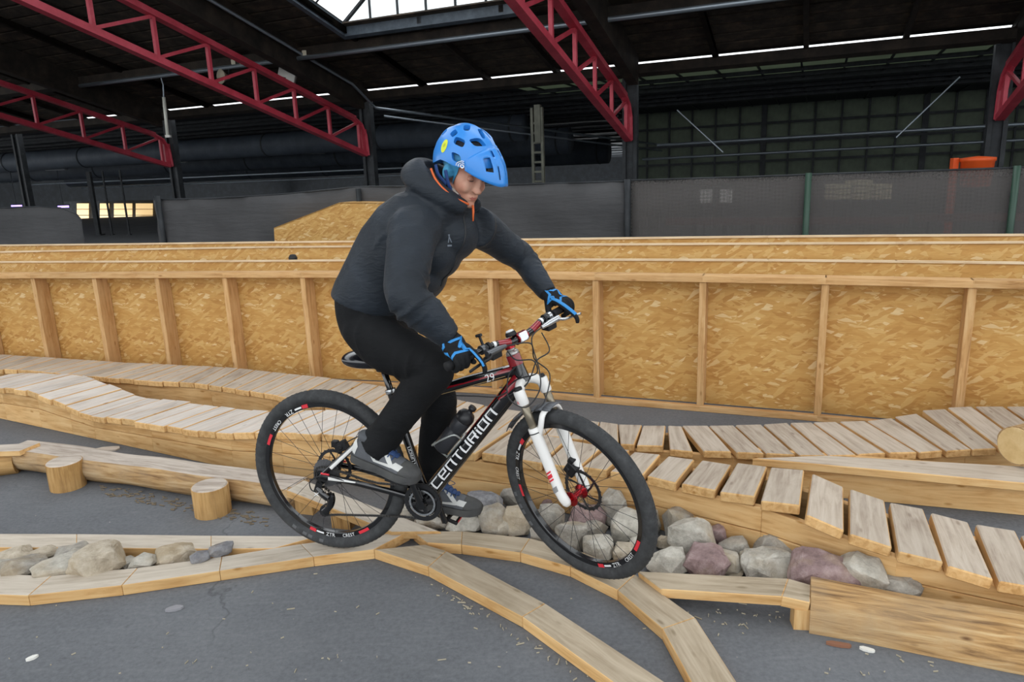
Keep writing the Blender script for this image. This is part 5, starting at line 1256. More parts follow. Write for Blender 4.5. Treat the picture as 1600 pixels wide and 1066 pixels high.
# cables: given in the bike's own frame
SB = STEER
def sp3(x): return SB @ x
def cable(pts, r=.0026): q = MB(); q.tube(smooth_path(pts, 7), r, 6); bpart('cable', q, M_CABLE, None, smooth=True)
lN = sp3(bar_pt(-.185) + FWD * .03 - SAX * .022 + V(0, .085, 0)); lF = sp3(bar_pt(.185) + FWD * .03 - SAX * .022 + V(0, -.085, 0))
fc = sp3(FAX + V(-.055, .05, .12))
cable([lF, lF + V(-.02, -.08, -.03), V(.975, -.09, .93), V(.98, -.12, .86), V(.93, -.14, .80), V(.86, -.12, .83), V(.85, -.07, .9), V(.875, -.045, .93), V(.84, -.03, .89)])
cable([lN, lN + V(.08, .05, .0), V(.95, -.06, .965), V(1.0, -.03, .9), V(.985, -.07, .80), V(.955, -.10, .775), sp3(FP(.16, .03, .07)), sp3(FP(.3, .03, .09)), fc])
cable([lN + V(.0, .02, -.025), V(.89, -.1, .97), V(.955, -.1, .97), V(.965, -.09, .92), V(.9, -.06, .89), V(.865, -.035, .87), V(.82, -.03, .83)])
cable([lF + V(0, 0, -.02), V(.99, .02, .98), V(.95, -.02, .95), V(.935, -.06, .90), V(.90, -.05, .85), V(.8, -.036, .79)])
cable([V(.84, -.03, .83), V(.79, -.045, .805), V(.70, -.035, .80), V(.6, -.027, .795)])
cable([V(.30, .05, .67), V(.2, .06, .6), V(.09, .055, .545), V(.05, .05, .52)])
cable([V(.12, -.07, .405), V(.02, -.085, .43), V(-.045, -.085, .40), V(-.05, -.08, .36), V(-.03, -.075, .345)])

# ------------------------------------------------------------------ drivetrain
PN, PF = V(.406, -.15, .48), V(.49, .15, .178)          # pedal axles
cset = MB(); c = Matrix.Translation(BBP) @ Matrix.Rotation(pi / 2, 4, 'X')
n = 76; 
for r, y0 in ((.080, .046), (.062, .038)):
    rg = [[c @ V((rr + (.0025 if (j % 2 and rr == r) else 0)) * cos(2 * pi * j / n), (rr + (.0025 if (j % 2 and rr == r) else 0)) * sin(2 * pi * j / n), z) for j in range(n)] for rr, z in ((r, y0), (r, y0 + .003), (r - .016, y0 + .003), (r - .016, y0))]
    cset.rings(rg, closed=True)
for i in range(4):
    a = 2 * pi * i / 4 + .3; cset.tube([BBP + V(.015 * cos(a), -.05, .015 * sin(a)), BBP + V(.07 * cos(a), -.048, .07 * sin(a))], [(.004, .012), (.003, .007)], 8, upv=(0, 1, 0))
ck = bpart('chainset', cset, M_MATTE)
q = MB(); q.ring([(.05, .0515), (.058, .0515), (.058, .0525), (.05, .0525)], 40, c)
bpart('chainring_highlight', q, M_CHROME, ck)
for s, P in ((-1, PN), (1, PF)):
    e = V(P.x, s * .082, P.z); q = MB(); q.tube([BBP + V(0, s * .066, 0), lerp(BBP + V(0, s * .068, 0), e, .5), e], [(.010, .017), (.009, .013), (.010, .014)], 12, upv=(0, 1, 0)); q.lathe([(0, -.045), (.021, -.045), (.021, .0), (0, 0)], 16, Matrix.Translation(BBP + V(0, s * .03, 0)) @ Matrix.Rotation(-s * pi / 2, 4, 'X') @ Matrix.Translation((0, 0, .045))); bpart('crank_arm', q, M_BLACK, ck, smooth=True, angle=45)
    q = MB(); tilt = Matrix.Rotation(.2 if s < 0 else .35, 3, 'Y'); 
    for dx in (-.042, .042): q.box(P + tilt @ V(dx, 0, 0), (.012, .085, .016), tilt)
    for dy in (-.038, .038): q.box(P + tilt @ V(0, dy, 0), (.085, .01, .016), tilt)
    q.tube([V(P.x, s * .082, P.z), V(P.x, s * .19, P.z)], .009, 10)
    pd = bpart('pedal', q, M_MATTE, ck, bevel=.002)
    q = MB(); q.box(P + tilt @ V(.047, s * .0, .003), (.004, .06, .01), tilt); bpart('pedal_reflector', q, M_RDEC, ck)
# chain as links round the sprocket and pulleys
q = MB()
low = [BBP + V(.0, -.042, -.079), BBP + V(-.1, -.045, -.075), V(.06, -.052, .238), V(-.005, -.055, .232)]
top = [BBP + V(0, -.042, .079), BBP + V(-.2, -.046, .069), V(.05, -.05, .449), V(.0, -.05, .452)]
cage = [V(-.03, -.055, .245), V(-.02, -.055, .27), V(.025, -.055, .30), V(.03, -.055, .335), V(.0, -.055, .362), V(-.035, -.052, .39), V(-.045, -.05, .417), V(-.03, -.05, .445), V(0, -.05, .453)]
fw = [BBP + V(.08 * sin(t), -.042, .08 * cos(t)) for t in [pi * i / 8 for i in range(9)]]
path = fw + low[1:] + cage + list(reversed(top[:3]))
path = smooth_path(path, 3)
L = poly_len(path); nl = int(L / .0127)
for i in range(nl):
    a, b = poly_at(path, L * i / nl), poly_at(path, L * (i + .86) / nl); q.box((0, 0, 0), (1, 1, 1)); 
    Mx = frame((a + b) / 2, b - a, V(0, 1, 0)); k = len(q.v)
    for j in range(k - 8, k): v = q.v[j]; q.v[j] = Mx @ V(v.x * (b - a).length, v.y * .0085, v.z * .006)
ch = bpart('chain', q, mat('chain_steel', '#565452', .4, .8)); ch['kind'] = 'stuff'
q = MB()
q.box(V(-.012, -.075, .372), (.03, .022, .045), Matrix.Rotation(.4, 3, 'Y')); q.tube(smooth_path([V(-.02, -.078, .365), V(.005, -.085, .345), V(.028, -.082, .325)], 4), [(.016, .012)] * 9, 10)
q.tube(smooth_path([V(.03, -.07, .335), V(.033, -.072, .31), V(.02, -.072, .275), V(-.008, -.07, .25)], 4), [(.004, .014)] * 13, 8, upv=(0, 1, 0)); q.tube(smooth_path([V(.03, -.05, .335), V(.033, -.05, .31), V(.02, -.05, .275), V(-.008, -.05, .25)], 4), [(.002, .012)] * 13, 8, upv=(0, 1, 0))
rd = bpart('rear_derailleur', q, M_BLACK, smooth=True, angle=45)
for p in (V(.024, -.06, .318), V(-.008, -.06, .25)):
    q = MB(); n = 22; q.rings([[p + V((.0235 if j % 2 else .0205) * cos(2 * pi * j / n), y, (.0235 if j % 2 else .0205) * sin(2 * pi * j / n)) for j in range(n)] for y in (-.005, .005)]); bpart('jockey_wheel', q, M_MATTE, rd)
vs, fs, mn, mx = text_faces('X', .036); q = MB(); q.add([V(-.03 + v.x * 1.1, -.0965, .338 + v.y * .7) for v in vs], fs); bpart('derailleur_mark', q, M_WDEC, rd)
# bottle cage
bd = (DTH - DTB).normalized(); bn = V(-bd.z, 0, bd.x)
bc0 = DTB + bd * .20 + bn * .078; 
q = MB(); q.tube([DTB + bd * .19 + bn * .036, DTB + bd * .33 + bn * .036], [(.004, .012)] * 2, 8, upv=tuple(bn))
for sgn in (-1, 1): q.tube(smooth_path([DTB + bd * .3 + bn * .038 + V(0, sgn * .012, 0), bc0 + bd * .11 + V(0, sgn * .041, 0) - bn * .01, bc0 + bd * .06 + V(0, sgn * .04, 0) + bn * .016, bc0 - bd * .0 + V(0, sgn * .02, 0) + bn * .034, bc0 - bd * .006 + bn * .036], 5), .004, 8)
q.tube([bc0 - bd * .006 + bn * .036, bc0 - bd * .012, DTB + bd * .19 + bn * .036], .004, 8)
bpart('bottle_cage', q, mat('silver_cage', '#b9bdba', .4, .5), smooth=True)
wb = thing('water_bottle', 'dark grey drinking bottle in the cage on the down tube', 'bottle', M=BM @ frame(bc0, V(0, 1, 0), bd))
q = MB(); q.lathe([(0, 0), (.03, 0), (.0355, .006), (.0365, .06), (.0365, .10), (.033, .108), (.033, .118), (.0365, .126), (.0365, .165), (.033, .172)], 24); obj('body', q, mat('smoky_bottle', '#2e2f33', .4, spec=.4), wb, M=WM[wb.name], smooth=True)
q = MB(); q.lathe([(.035, .168), (.0375, .172), (.0375, .188), (.03, .204), (.016, .212), (.011, .216), (.011, .226), (.016, .228), (.016, .24), (.0, .242)], 24); obj('cap', q, mat('black_bottle_cap', '#1d1d20', .4), wb, M=WM[wb.name], smooth=True)
# ================================================================== the rider (built in the bike's own frame, metres)
import numpy as np
from mathutils.bvhtree import BVHTree
def remesh(mb, voxel, smooth=4, fac=0.5):
    me = mb.mesh('tmp'); o = bpy.data.objects.new('tmp', me); COL.objects.link(o)
    r = o.modifiers.new('r', 'REMESH'); r.mode = 'VOXEL'; r.voxel_size = voxel
    if smooth:
        s = o.modifiers.new('s', 'SMOOTH'); s.factor = fac; s.iterations = smooth
    dg = bpy.context.evaluated_depsgraph_get(); out = bpy.data.meshes.new_from_object(o.evaluated_get(dg))
    bpy.data.objects.remove(o); bpy.data.meshes.remove(me)
    for p in out.polygons: p.use_smooth = True
    return out
def ball(mb, c, r, n=14, rot=None):
    c = Vector(c); r = r if isinstance(r, (tuple, list)) else (r, r, r); rg = []
    for i in range(1, n):
        t = pi * i / n
        ring = []
        for j in range(n * 2):
            p = Vector((r[0] * sin(t) * cos(pi * j / n), r[1] * sin(t) * sin(pi * j / n), -r[2] * cos(t))); ring.append(c + (rot @ p if rot else p))
        rg.append(ring)
    mb.rings(rg)
def limb(mb, pts, rads, n=20, k=6, upv=None):
    P = smooth_path(pts, k); R_ = []
    for i in range(len(rads) - 1):
        a, b = rads[i], rads[i + 1]
        for j in range(k):
            t = j / k; t = t * t * (3 - 2 * t)
            R_.append((lerp(a[0], b[0], t), lerp(a[1], b[1], t)) if isinstance(a, tuple) else lerp(a, b, t))
    R_.append(rads[-1]); mb.tube(P, R_, n, upv=upv)
def near_seg(p, pts):
    best = (9, 0, 0)
    for i in range(len(pts) - 1):
        a, b = pts[i], pts[i + 1]; d = b - a; t = max(0, min(1, (p - a).dot(d) / d.length_squared)); q = (p - a - d * t).length
        if q < best[0]: best = (q, i + t, i)
    return best
def fabric(name, base, dark, light, rough=0.75, weave=900, fold=0.35, sheen=0.0):
    m = mat(name, base, rough, spec=0.25); t = NT(m); v = t.coord()
    f = t.noise(v, 7, 5, 0.6); t.color(t.ramp(f, [(0.3, dark), (0.5, base), (0.75, light)]))
    g = t.noise(v, weave, 2); w = t.noise(t.coord((1, 1, 2.5)), 22, 3, 0.5, 0.8)
    ad = t.n('ShaderNodeMath', operation='MULTIPLY_ADD', i_1=0.06); t.l(g, ad.inputs[0]); t.l(w, ad.inputs[2])
    t.bump(ad.outputs[0], fold, 0.012); m.node_tree.nodes['Principled BSDF'].inputs['Sheen Weight'].default_value = sheen
    return m
M_JACK = fabric('dark_navy_jacket', '#242a31', '#1e2329', '#2c333c', 0.55, sheen=0.05)
M_TROU = fabric('black_trousers', '#121315', '#0e0f10', '#18191b', 0.8, fold=0.3, sheen=0.0)
M_GLOVE = fabric('black_glove', '#1b1c1e', '#151617', '#26272a', 0.8, fold=0.15)
M_BLUE = mat('bright_blue_fabric', '#2a86c9', 0.6)
M_HELM = mat('blue_helmet_shell', '#2f87da', 0.38, spec=0.5, coat=0.25)
M_ORNG = mat('orange_lining', '#d9632b', 0.6)
M_SHOE = fabric('grey_shoe_mesh', '#5a5c60', '#4b4d50', '#6a6c70', 0.8, 500, 0.2)
M_SOLE = fabric('dark_grey_rubber_sole', '#4a4a4a', '#3c3c3c', '#585856', 0.85, 300, 0.3)
M_SHOEW = mat('pale_shoe_overlay', '#cfcfcb', 0.6)
M_LACE = mat('navy_lace', '#27426e', 0.7)
def skin_mat():
    m = mat('skin', '#c79079', 0.5, spec=0.35); t = NT(m); v = t.coord()
    f = t.noise(v, 16, 4); t.color(t.ramp(f, [(0.3, '#b87a63'), (0.5, '#c8917a'), (0.7, '#d3a58e')]))
    b = m.node_tree.nodes['Principled BSDF']; b.inputs['Subsurface Weight'].default_value = 0.08; b.inputs['Subsurface Radius'].default_value = (0.012, 0.005, 0.003); b.inputs['Subsurface Scale'].default_value = 0.5
    return m
M_SKIN = skin_mat(); M_LIP = mat('lips', '#b06a5c', 0.45); M_BROW = mat('brow_hair', '#7a5b45', 0.8); M_EYE = mat('eye_dark', '#2b221e', 0.3)

# ---- joints
HIP = {-1: V(.245, -.09, 1.06), 1: V(.245, .09, 1.06)}
KNEE = {-1: V(.578, -.135, .935), 1: V(.485, .125, .73)}
ANK = {-1: V(.325, -.145, .625), 1: V(.40, .145, .325)}
SHO = {-1: V(.545, -.17, 1.455), 1: V(.69, .155, 1.445)}
GRIP = {s: STEER @ bar_pt(s * .285) for s in (-1, 1)}
BARD = {s: (STEER.to_3x3() @ (bar_pt(s * .33) - bar_pt(s * .23))).normalized() for s in (-1, 1)}
ELB = {-1: V(.572, -.325, 1.245), 1: V(.825, .315, 1.29)}
TH = {-1: None, 1: None}
for s in (-1, 1):
    d = ELB[s] - GRIP[s]; d -= BARD[s] * d.dot(BARD[s]); TH[s] = d.normalized()      # from the bar up along the forearm
WRI = {s: GRIP[s] + TH[s] * .098 + BARD[s] * .004 for s in (-1, 1)}
HC_ = V(.68, -.012, 1.668)                                  # centre of the head
HROT = Matrix.Rotation(radians(-19), 3, 'Z') @ Matrix.Rotation(radians(22), 3, 'Y') @ Matrix.Rotation(radians(2), 3, 'X')
HELMM = Matrix.Translation(HC_) @ HROT.to_4x4()              # how the helmet sits
HC_ = V(.694, -.012, 1.669)
HROT = Matrix.Rotation(radians(-31), 3, 'Z') @ Matrix.Rotation(radians(24.5), 3, 'Y') @ Matrix.Rotation(radians(-2), 3, 'X')
HEADM = Matrix.Translation(HC_) @ HROT.to_4x4()

# ---- the head as one surface, found along rays from its middle
ELL = [((-.008, 0, .045), (.098, .077, .088)), ((.04, 0, -.03), (.05, .06, .075)), ((.042, 0, -.082), (.044, .046, .038)), ((.074, 0, -.108), (.017, .02, .015)),
       ((.103, 0, -.047), (.013, .0125, .011)), ((.093, 0, -.022), (.014, .0095, .026)), ((.099, .0095, -.051), (.008, .007, .007)), ((.099, -.0095, -.051), (.008, .007, .007)), ((.083, 0, .018), (.012, .045, .011)), ((.064, .034, -.042), (.024, .02, .024)), ((.064, -.034, -.042), (.024, .02, .024)),
       ((.0845, 0, -.0745), (.0105, .021, .005)), ((.083, 0, -.0845), (.0105, .017, .0055)), ((.0, .074, -.012), (.018, .012, .028)), ((.0, -.074, -.012), (.018, .012, .028))]
SOCK = [((.1, .031, -.008), (.016, .0165, .011)), ((.1, -.031, -.008), (.016, .0165, .011)), ((.1, 0, -.0795), (.0105, .019, .0016))]
CEN = np.array([.005, 0, -.01])
def sdf(p):
    d = None
    for c, r in ELL:
        q = (p - np.array(c)) / np.array(r); e = (np.linalg.norm(q, axis=-1) - 1) * min(r) * 1.25
        if d is None: d = e
        else:
            k = .007; h_ = np.clip(.5 + .5 * (e - d) / k, 0, 1); d = e + (d - e) * h_ * 1.0 - k * h_ * (1 - h_); d = np.where(True, d, d)
    for c, r in SOCK:
        q = (p - np.array(c)) / np.array(r); e = -(np.linalg.norm(q, axis=-1) - 1) * min(r); k = .004
        h_ = np.clip(.5 - .5 * (e - d) / k, 0, 1); d = e + (d - e) * h_ + k * h_ * (1 - h_)
    return d
def head_radius(dirs):
    n = len(dirs); lo_ = np.zeros(n); r = np.full(n, .2); hi_ = np.full(n, .2); found = np.zeros(n, bool)
    for step in np.linspace(.2, .03, 120):
        v = sdf(CEN + dirs * step) < 0; new = v & ~found; lo_[new] = step; hi_[new] = step + .0015; found |= v
    for _ in range(10):
        m = (lo_ + hi_) / 2; v = sdf(CEN + dirs * m[:, None]) < 0; lo_ = np.where(v, m, lo_); hi_ = np.where(v, hi_, m)
    return lo_
NA, NE = 150, 100
def head_grid():
    az = np.linspace(-pi, pi, NA, endpoint=False); el = np.linspace(-pi / 2 + .02, pi / 2 - .02, NE)
    A_, E_ = np.meshgrid(az, el); d = np.stack([np.cos(E_) * np.cos(A_), np.cos(E_) * np.sin(A_), np.sin(E_)], -1).reshape(-1, 3)
    r = head_radius(d); P = CEN + d * r[:, None]
    return P, d, r
HP, HD, HR = head_grid()
# ---- body: one continuous surface under the clothes
bd_ = MB()
for s in (-1, 1):
    limb(bd_, [HIP[s] + V(0, -s * .02, .02), lerp(HIP[s], KNEE[s], .5), KNEE[s], lerp(KNEE[s], ANK[s], .4), ANK[s]], [.08, .065, .048, .048, .034])
    limb(bd_, [SHO[s] - V(0, s * .04, 0), lerp(SHO[s], ELB[s], .5), ELB[s], lerp(ELB[s], WRI[s], .4), WRI[s] + (GRIP[s] - WRI[s]) * .25], [.05, .043, .036, .036, .024])
limb(bd_, [V(.24, 0, 1.08), V(.33, 0, 1.25), V(.44, 0, 1.39), V(.56, 0, 1.49)], [(.11, .15), (.10, .13), (.11, .15), (.07, .13)], upv=(.82, 0, -.57))
limb(bd_, [V(.55, 0, 1.47), V(.62, -.005, 1.55), V(.665, -.012, 1.62)], [.07, .057, .056])
limb(bd_, [SHO[-1] + V(-.01, .03, -.01), V(.56, 0, 1.46), SHO[1] + V(-.03, -.03, -.02)], [.035, .05, .03])
body_low = remesh(bd_, .012, 3)
hb = MB(); hb.v = [Vector(p) for p in (np.array(HP))]
for i in range(NE - 1):
    for j in range(NA): k = (j + 1) % NA; hb.f.append((i * NA + j, i * NA + k, (i + 1) * NA + k, (i + 1) * NA + j)); hb.m.append(0)
hb.f.append(tuple(reversed(range(NA)))); hb.m.append(0); hb.f.append(tuple((NE - 1) * NA + j for j in range(NA))); hb.m.append(0)
hb.v = [HEADM @ p for p in hb.v]
# neck and head welded into one surface with the trunk
allb = MB(); allb.add([v.co for v in body_low.vertices], [tuple(p.vertices) for p in body_low.polygons]); allb.add(hb.v, hb.f)
body_me = remesh(allb, .0032, 1, .4)
body_me.materials.append(M_SKIN); body_me.materials.append(M_LIP); body_me.materials.append(M_BROW)
HI = HEADM.inverted()
for p in body_me.polygons:
    c = p.center
    if c.z > 1.5:
        l = HI @ c
        if l.x > .078 and abs(l.y) < .0185 - abs(l.z + .0795) * 1.2 and -.0865 < l.z < -.0735: p.material_index = 1
        elif l.x > .05 and .012 < abs(l.y) < .044 and abs(l.z - (.017 - (abs(l.y) - .028) ** 2 * 8)) < .0028: p.material_index = 2
person = obj('person', body_me, None, None, M=BM, label='person in dark jacket and blue helmet riding the mountain bike and looking down', cat='person')
def pp(name, mb, m, parent=None, **kw): return obj(name, mb, m, parent or person, M=BM, **kw)
for s in (-1, 1):
    q = MB(); ball(q, HEADM @ V(.0775, s * .031, -.0075), (.0125, .0125, .0115)); pp('eye', q, mat('eyelid_skin', '#b5806b', .5), smooth=True)
    q = MB(); P_ = [HEADM @ V(.0775 + .0127 * cos(a) , s * .031 + .0127 * sin(a) * 1.0, -.0125) for a in [-.85 + 1.7 * i / 8 for i in range(9)]]; q.tube(P_, .0013, 6); pp('eyelash', q, M_EYE)

# ---- trousers
tr = MB()
limb(tr, [V(.295, 0, 1.235), V(.27, 0, 1.165), V(.278, 0, 1.085), V(.315, 0, 1.015), V(.335, 0, .975)], [(.125, .16), (.142, .172), (.138, .172), (.10, .14), (.05, .09)], n=28, upv=(1, 0, .2))
for s in (-1, 1):
    sh = (ANK[s] - KNEE[s]).normalized()
    limb(tr, [HIP[s] + V(.015, -s * .015, .035), lerp(HIP[s], KNEE[s], .35), lerp(HIP[s], KNEE[s], .72), KNEE[s], lerp(KNEE[s], ANK[s], .3), lerp(KNEE[s], ANK[s], .7), ANK[s] + sh * .035],
         [(.105, .10), (.108, .10), (.096, .09), (.083, .079), (.08, .074), (.074, .066), (.078, .066)] if s < 0 else [(.10, .10), (.10, .095), (.085, .08), (.075, .07), (.07, .066), (.064, .06), (.068, .06)], n=24, upv=(.5, 0, -.8) if s < 0 else (1, 0, 0))
tme = remesh(tr, .008, 5)
def folds(me, chains, seed):
    nor = [v.normal.copy() for v in me.vertices]
    for v, n_ in zip(me.vertices, nor):
        c = v.co; d = noise.noise(c * 9 + Vector((seed, 0, 0))) * .0035
        for pts, centres in chains:
            q, t, i = near_seg(c, pts)
            if q > .16: continue
            ax = (pts[i + 1] - pts[i]).normalized(); rel = c - pts[i]; an = atan2(rel.dot(ax.orthogonal()), rel.dot(ax.cross(ax.orthogonal())))
            for tc, w, amp, fr in centres:
                g = math.exp(-((t - tc) / w) ** 2)
                if g < .03: continue
                ph = t * fr * .62 + 1.9 * sin(an + seed) + 3.4 * noise.noise(c * 6 + Vector((seed, 3, 1)))
                d += amp * g * ((1 - abs(sin(ph))) ** 1.6 - .3) * max(0, .35 + .9 * noise.noise(c * 5.5 + Vector((7, seed, 2))))
        v.co = c + n_ * d
folds(tme, [([HIP[-1], KNEE[-1], ANK[-1]], [(.92, .25, .016, 26), (.15, .25, .014, 18), (1.9, .25, .016, 24)]), ([HIP[1], KNEE[1], ANK[1]], [(1.0, .3, .01, 26), (1.9, .25, .012, 30)])], 2.0)
trousers = pp('trousers', tme, M_TROU)

# ---- jacket
jk = MB()
def torso_ring(c, hd, hw, yaw, sdir, n=32, sq=.86):
    sd = Vector(sdir).normalized(); fd = Vector((sd.z, 0, -sd.x)); wd = Vector((0, 1, 0)); Rz = Matrix.Rotation(-yaw, 3, sd); fd, wd = Rz @ fd, Rz @ wd; out = []
    for j in range(n):
        a = 2 * pi * j / n; ca, sa = cos(a), sin(a); f = math.copysign(abs(ca) ** sq, ca); w = math.copysign(abs(sa) ** sq, sa)
        out.append(Vector(c) + fd * (hd * f) + wd * (hw * w))
    return out
T = [((.262, 0, 1.165), .146, .178, .02, (.35, 0, .94)), ((.287, 0, 1.20), .152, .18, .04, (.45, 0, .89)), ((.345, 0, 1.28), .152, .178, .1, (.57, 0, .82)), ((.42, 0, 1.37), .158, .192, .22, (.6, 0, .8)), ((.50, 0, 1.445), .15, .2, .36, (.62, 0, .78)), ((.56, 0, 1.50), .125, .185, .4, (.62, 0, .78)), ((.605, 0, 1.54), .098, .13, .35, (.6, 0, .8)), ((.64, 0, 1.575), .08, .09, .3, (.5, 0, .86))]
jk.rings([torso_ring(*t) for t in T])
for s in (-1, 1):
    fa = (WRI[s] - ELB[s])
    limb(jk, [SHO[s] - V(.0, s * .075, -.005), SHO[s] + V(0, s * .0, -.005), lerp(SHO[s], ELB[s], .5) + V(-.005, s * .008, 0), ELB[s], lerp(ELB[s], WRI[s], .45), lerp(ELB[s], WRI[s], .82), WRI[s] + fa.normalized() * .012],
         [.092, .091, .082, .076, .069, .054, .045] if s < 0 else [.084, .08, .068, .058, .052, .045, .04], n=24)
hood = [V(.705, -.055, 1.525), V(.655, -.10, 1.565), V(.585, -.112, 1.615), V(.525, -.085, 1.66), V(.497, -.02, 1.68), V(.515, .05, 1.675), V(.575, .098, 1.64), V(.655, .098, 1.585), V(.72, .045, 1.525)]
limb(jk, hood, [(.028, .016), (.036, .02), (.045, .023), (.052, .026), (.05, .028), (.052, .026), (.045, .023), (.036, .02), (.028, .016)], n=18)
limb(jk, [V(.545, 0, 1.56), V(.525, -.01, 1.62), V(.515, -.015, 1.66)], [(.06, .12), (.05, .11), (.035, .08)], n=20, upv=(1, 0, 0))
ball(jk, V(.615, .03, 1.425), (.10, .13, .105)); ball(jk, V(.575, -.02, 1.36), (.088, .13, .10)); ball(jk, V(.50, -.03, 1.275), (.10, .14, .10))
jme = remesh(jk, .008, 5)
folds(jme, [([SHO[-1], ELB[-1], WRI[-1]], [(.85, .25, .020, 20), (1.3, .28, .014, 24), (1.85, .16, .012, 40), (.1, .25, .012, 14)]), ([SHO[1], ELB[1], WRI[1]], [(.9, .3, .015, 22), (1.5, .35, .012, 26), (.15, .25, .01, 14)]), ([V(.22, 0, 1.13), V(.36, 0, 1.31), V(.5, 0, 1.45)], [(.15, .35, .014, 26), (.8, .4, .010, 18)])], 5.0)
jacket = pp('jacket', jme, M_JACK)
JB = BVHTree.FromPolygons([v.co for v in jme.vertices], [tuple(p.vertices) for p in jme.polygons])
def stick(bvh, pts, frm, eps=.0015):
    """drop points onto a surface, looking from the direction frm"""
    out = []
    for p in pts:
        h = bvh.ray_cast(p + frm * .3, -frm, .6)
        out.append(h[0] + h[1] * eps if h[0] is not None else p)
    return out
def decal(name, polys, to3, bvh, frm, m, parent, cuts=6, eps=.0016):
    """flat outlines (u, v) laid onto a curved surface"""
    bm = bmesh.new()
    for pl in polys:
        bm.faces.new([bm.verts.new((x, y, 0)) for x, y in pl])
    bmesh.ops.triangulate(bm, faces=bm.faces[:])
    for _ in range(3):
        e = [e for e in bm.edges if e.calc_length() > .008]
        if not e: break
        bmesh.ops.subdivide_edges(bm, edges=e, cuts=1, use_grid_fill=False); bmesh.ops.triangulate(bm, faces=bm.faces[:])
    bm.verts.index_update(); P_ = stick(bvh, [to3(v.co.x, v.co.y) for v in bm.verts], frm, eps)
    q = MB(); q.add(P_, [tuple(v.index for v in f.verts) for f in bm.faces]); bm.free()
    return pp(name, q, m, parent, smooth=True)
camd = (BM.inverted().to_3x3() @ Vector((.0, -1, .0))).normalized()
zf = V(.8, -.45, .1).normalized()
def strip_on(name, pts, wid, m, frm, parent, eps=.003, bvh=None):
    P_ = stick(bvh or JB, smooth_path(pts, 8), frm, eps); q = MB(); q.tube(P_, wid, 8); return pp(name, q, m, parent, smooth=True)
q = MB(); q.tube(smooth_path([V(.60, -.106, 1.672), V(.617, -.112, 1.635), V(.648, -.112, 1.597), V(.688, -.09, 1.562), V(.72, -.058, 1.54)], 6), [.0042] * 25, 8); pp('orange_piping', q, M_ORNG, jacket, smooth=True)
q = MB(); q.tube([V(.728, -.035, 1.535), V(.73, -.04, 1.512), V(.728, -.042, 1.478)], [.0045, .0045, .003], 8); pp('zip_pull', q, M_ORNG, jacket, smooth=True)
strip_on('front_zip', [V(.72, -.035, 1.5), V(.69, -.045, 1.42), V(.64, -.05, 1.33), V(.58, -.05, 1.24)], .004, mat('zip_black', '#14161a', .5), V(.9, -.35, -.2).normalized(), jacket, 0)
# small chest mark and hem cord
decal('chest_mark', [[(0, 0), (.004, 0), (.010, .03), (.006, .03)], [(.012, .0), (.016, 0), (.006, .03), (.002, .03)], [(-.002, -.014), (.014, -.014), (.014, -.008), (-.002, -.008)]], lambda x, y: V(.655 + x, -.13, 1.405 + y), JB, V(.3, -.95, 0).normalized(), mat('grey_chest_print', '#6c747e', .6), jacket)

# ---- helmet
def helmet_dir(az, el): return Vector((cos(el) * cos(az), cos(el) * sin(az), sin(el)))
HCEN = V(.008, 0, .036)
def helmet_r(d):
    a = Vector((.142, .104, .127)) if d.x > 0 else Vector((.124, .104, .127))
    r = 1 / sqrt((d.x / a.x) ** 2 + (d.y / a.y) ** 2 + (d.z / a.z) ** 2)
    # ridged form: raised lines running front to back
    az = atan2(d.y, max(d.z, .05)); r += .005 * math.exp(-((abs(az) - .42) / .16) ** 2) * max(d.z, 0) + .004 * math.exp(-(az / .12) ** 2) * max(d.z, 0)
    return r
def rim_el(az):
    a = abs(az)
    pts = [(0, .16), (.5, .10), (.95, -.02), (1.25, -.05), (1.6, -.02), (1.85, -.04), (2.2, -.24), (2.7, -.42), (pi, -.45)]
    for (a0, e0), (a1, e1_) in zip(pts[:-1], pts[1:]):
        if a <= a1: return lerp(e0, e1_, (a - a0) / (a1 - a0))
    return -.45
hm = MB(); na, ne = 120, 36; rg = []
for i in range(ne):
    ring = []
    for j in range(na):
        az = 2 * pi * j / na - pi; e0 = rim_el(az); el = e0 + (pi / 2 - .03 - e0) * (i / (ne - 1)); d = helmet_dir(az, el); ring.append(HCEN + d * helmet_r(d))
    rg.append(ring)
inner = []
for i in range(ne):
    ring = []
    for j in range(na):
        az = 2 * pi * j / na - pi; e0 = rim_el(az); el = e0 + (pi / 2 - .03 - e0) * (i / (ne - 1)); d = helmet_dir(az, el); ring.append(HCEN + d * (helmet_r(d) - .018))
    inner.append(ring)
hm.rings(list(reversed(inner)) + rg)
hme = hm.mesh('helmet', True)
cut = MB()
def vent(az, el, w, h, rot=0.0, skew=0.0, taper=1.0):
    """a rounded four-cornered opening straight through the shell"""
    d = helmet_dir(az, el); c = HCEN + d * helmet_r(d); east = Vector((-sin(az), cos(az), 0)); north = d.cross(east).normalized()
    if north.z < 0: north = -north
    R_ = Matrix.Rotation(rot, 3, d); e, n_ = R_ @ east, R_ @ north; P_ = []
    for k in range(16):
        t = 2 * pi * k / 16; x = math.copysign(abs(cos(t)) ** .55, cos(t)); y = math.copysign(abs(sin(t)) ** .55, sin(t))
        P_.append(e * (x * w / 2 * lerp(1, taper, (y + 1) / 2) + y * skew) + n_ * (y * h / 2))
    cut.rings([[c - d * .035 + p * .8 for p in P_], [c + d * .025 + p * 1.12 for p in P_]])
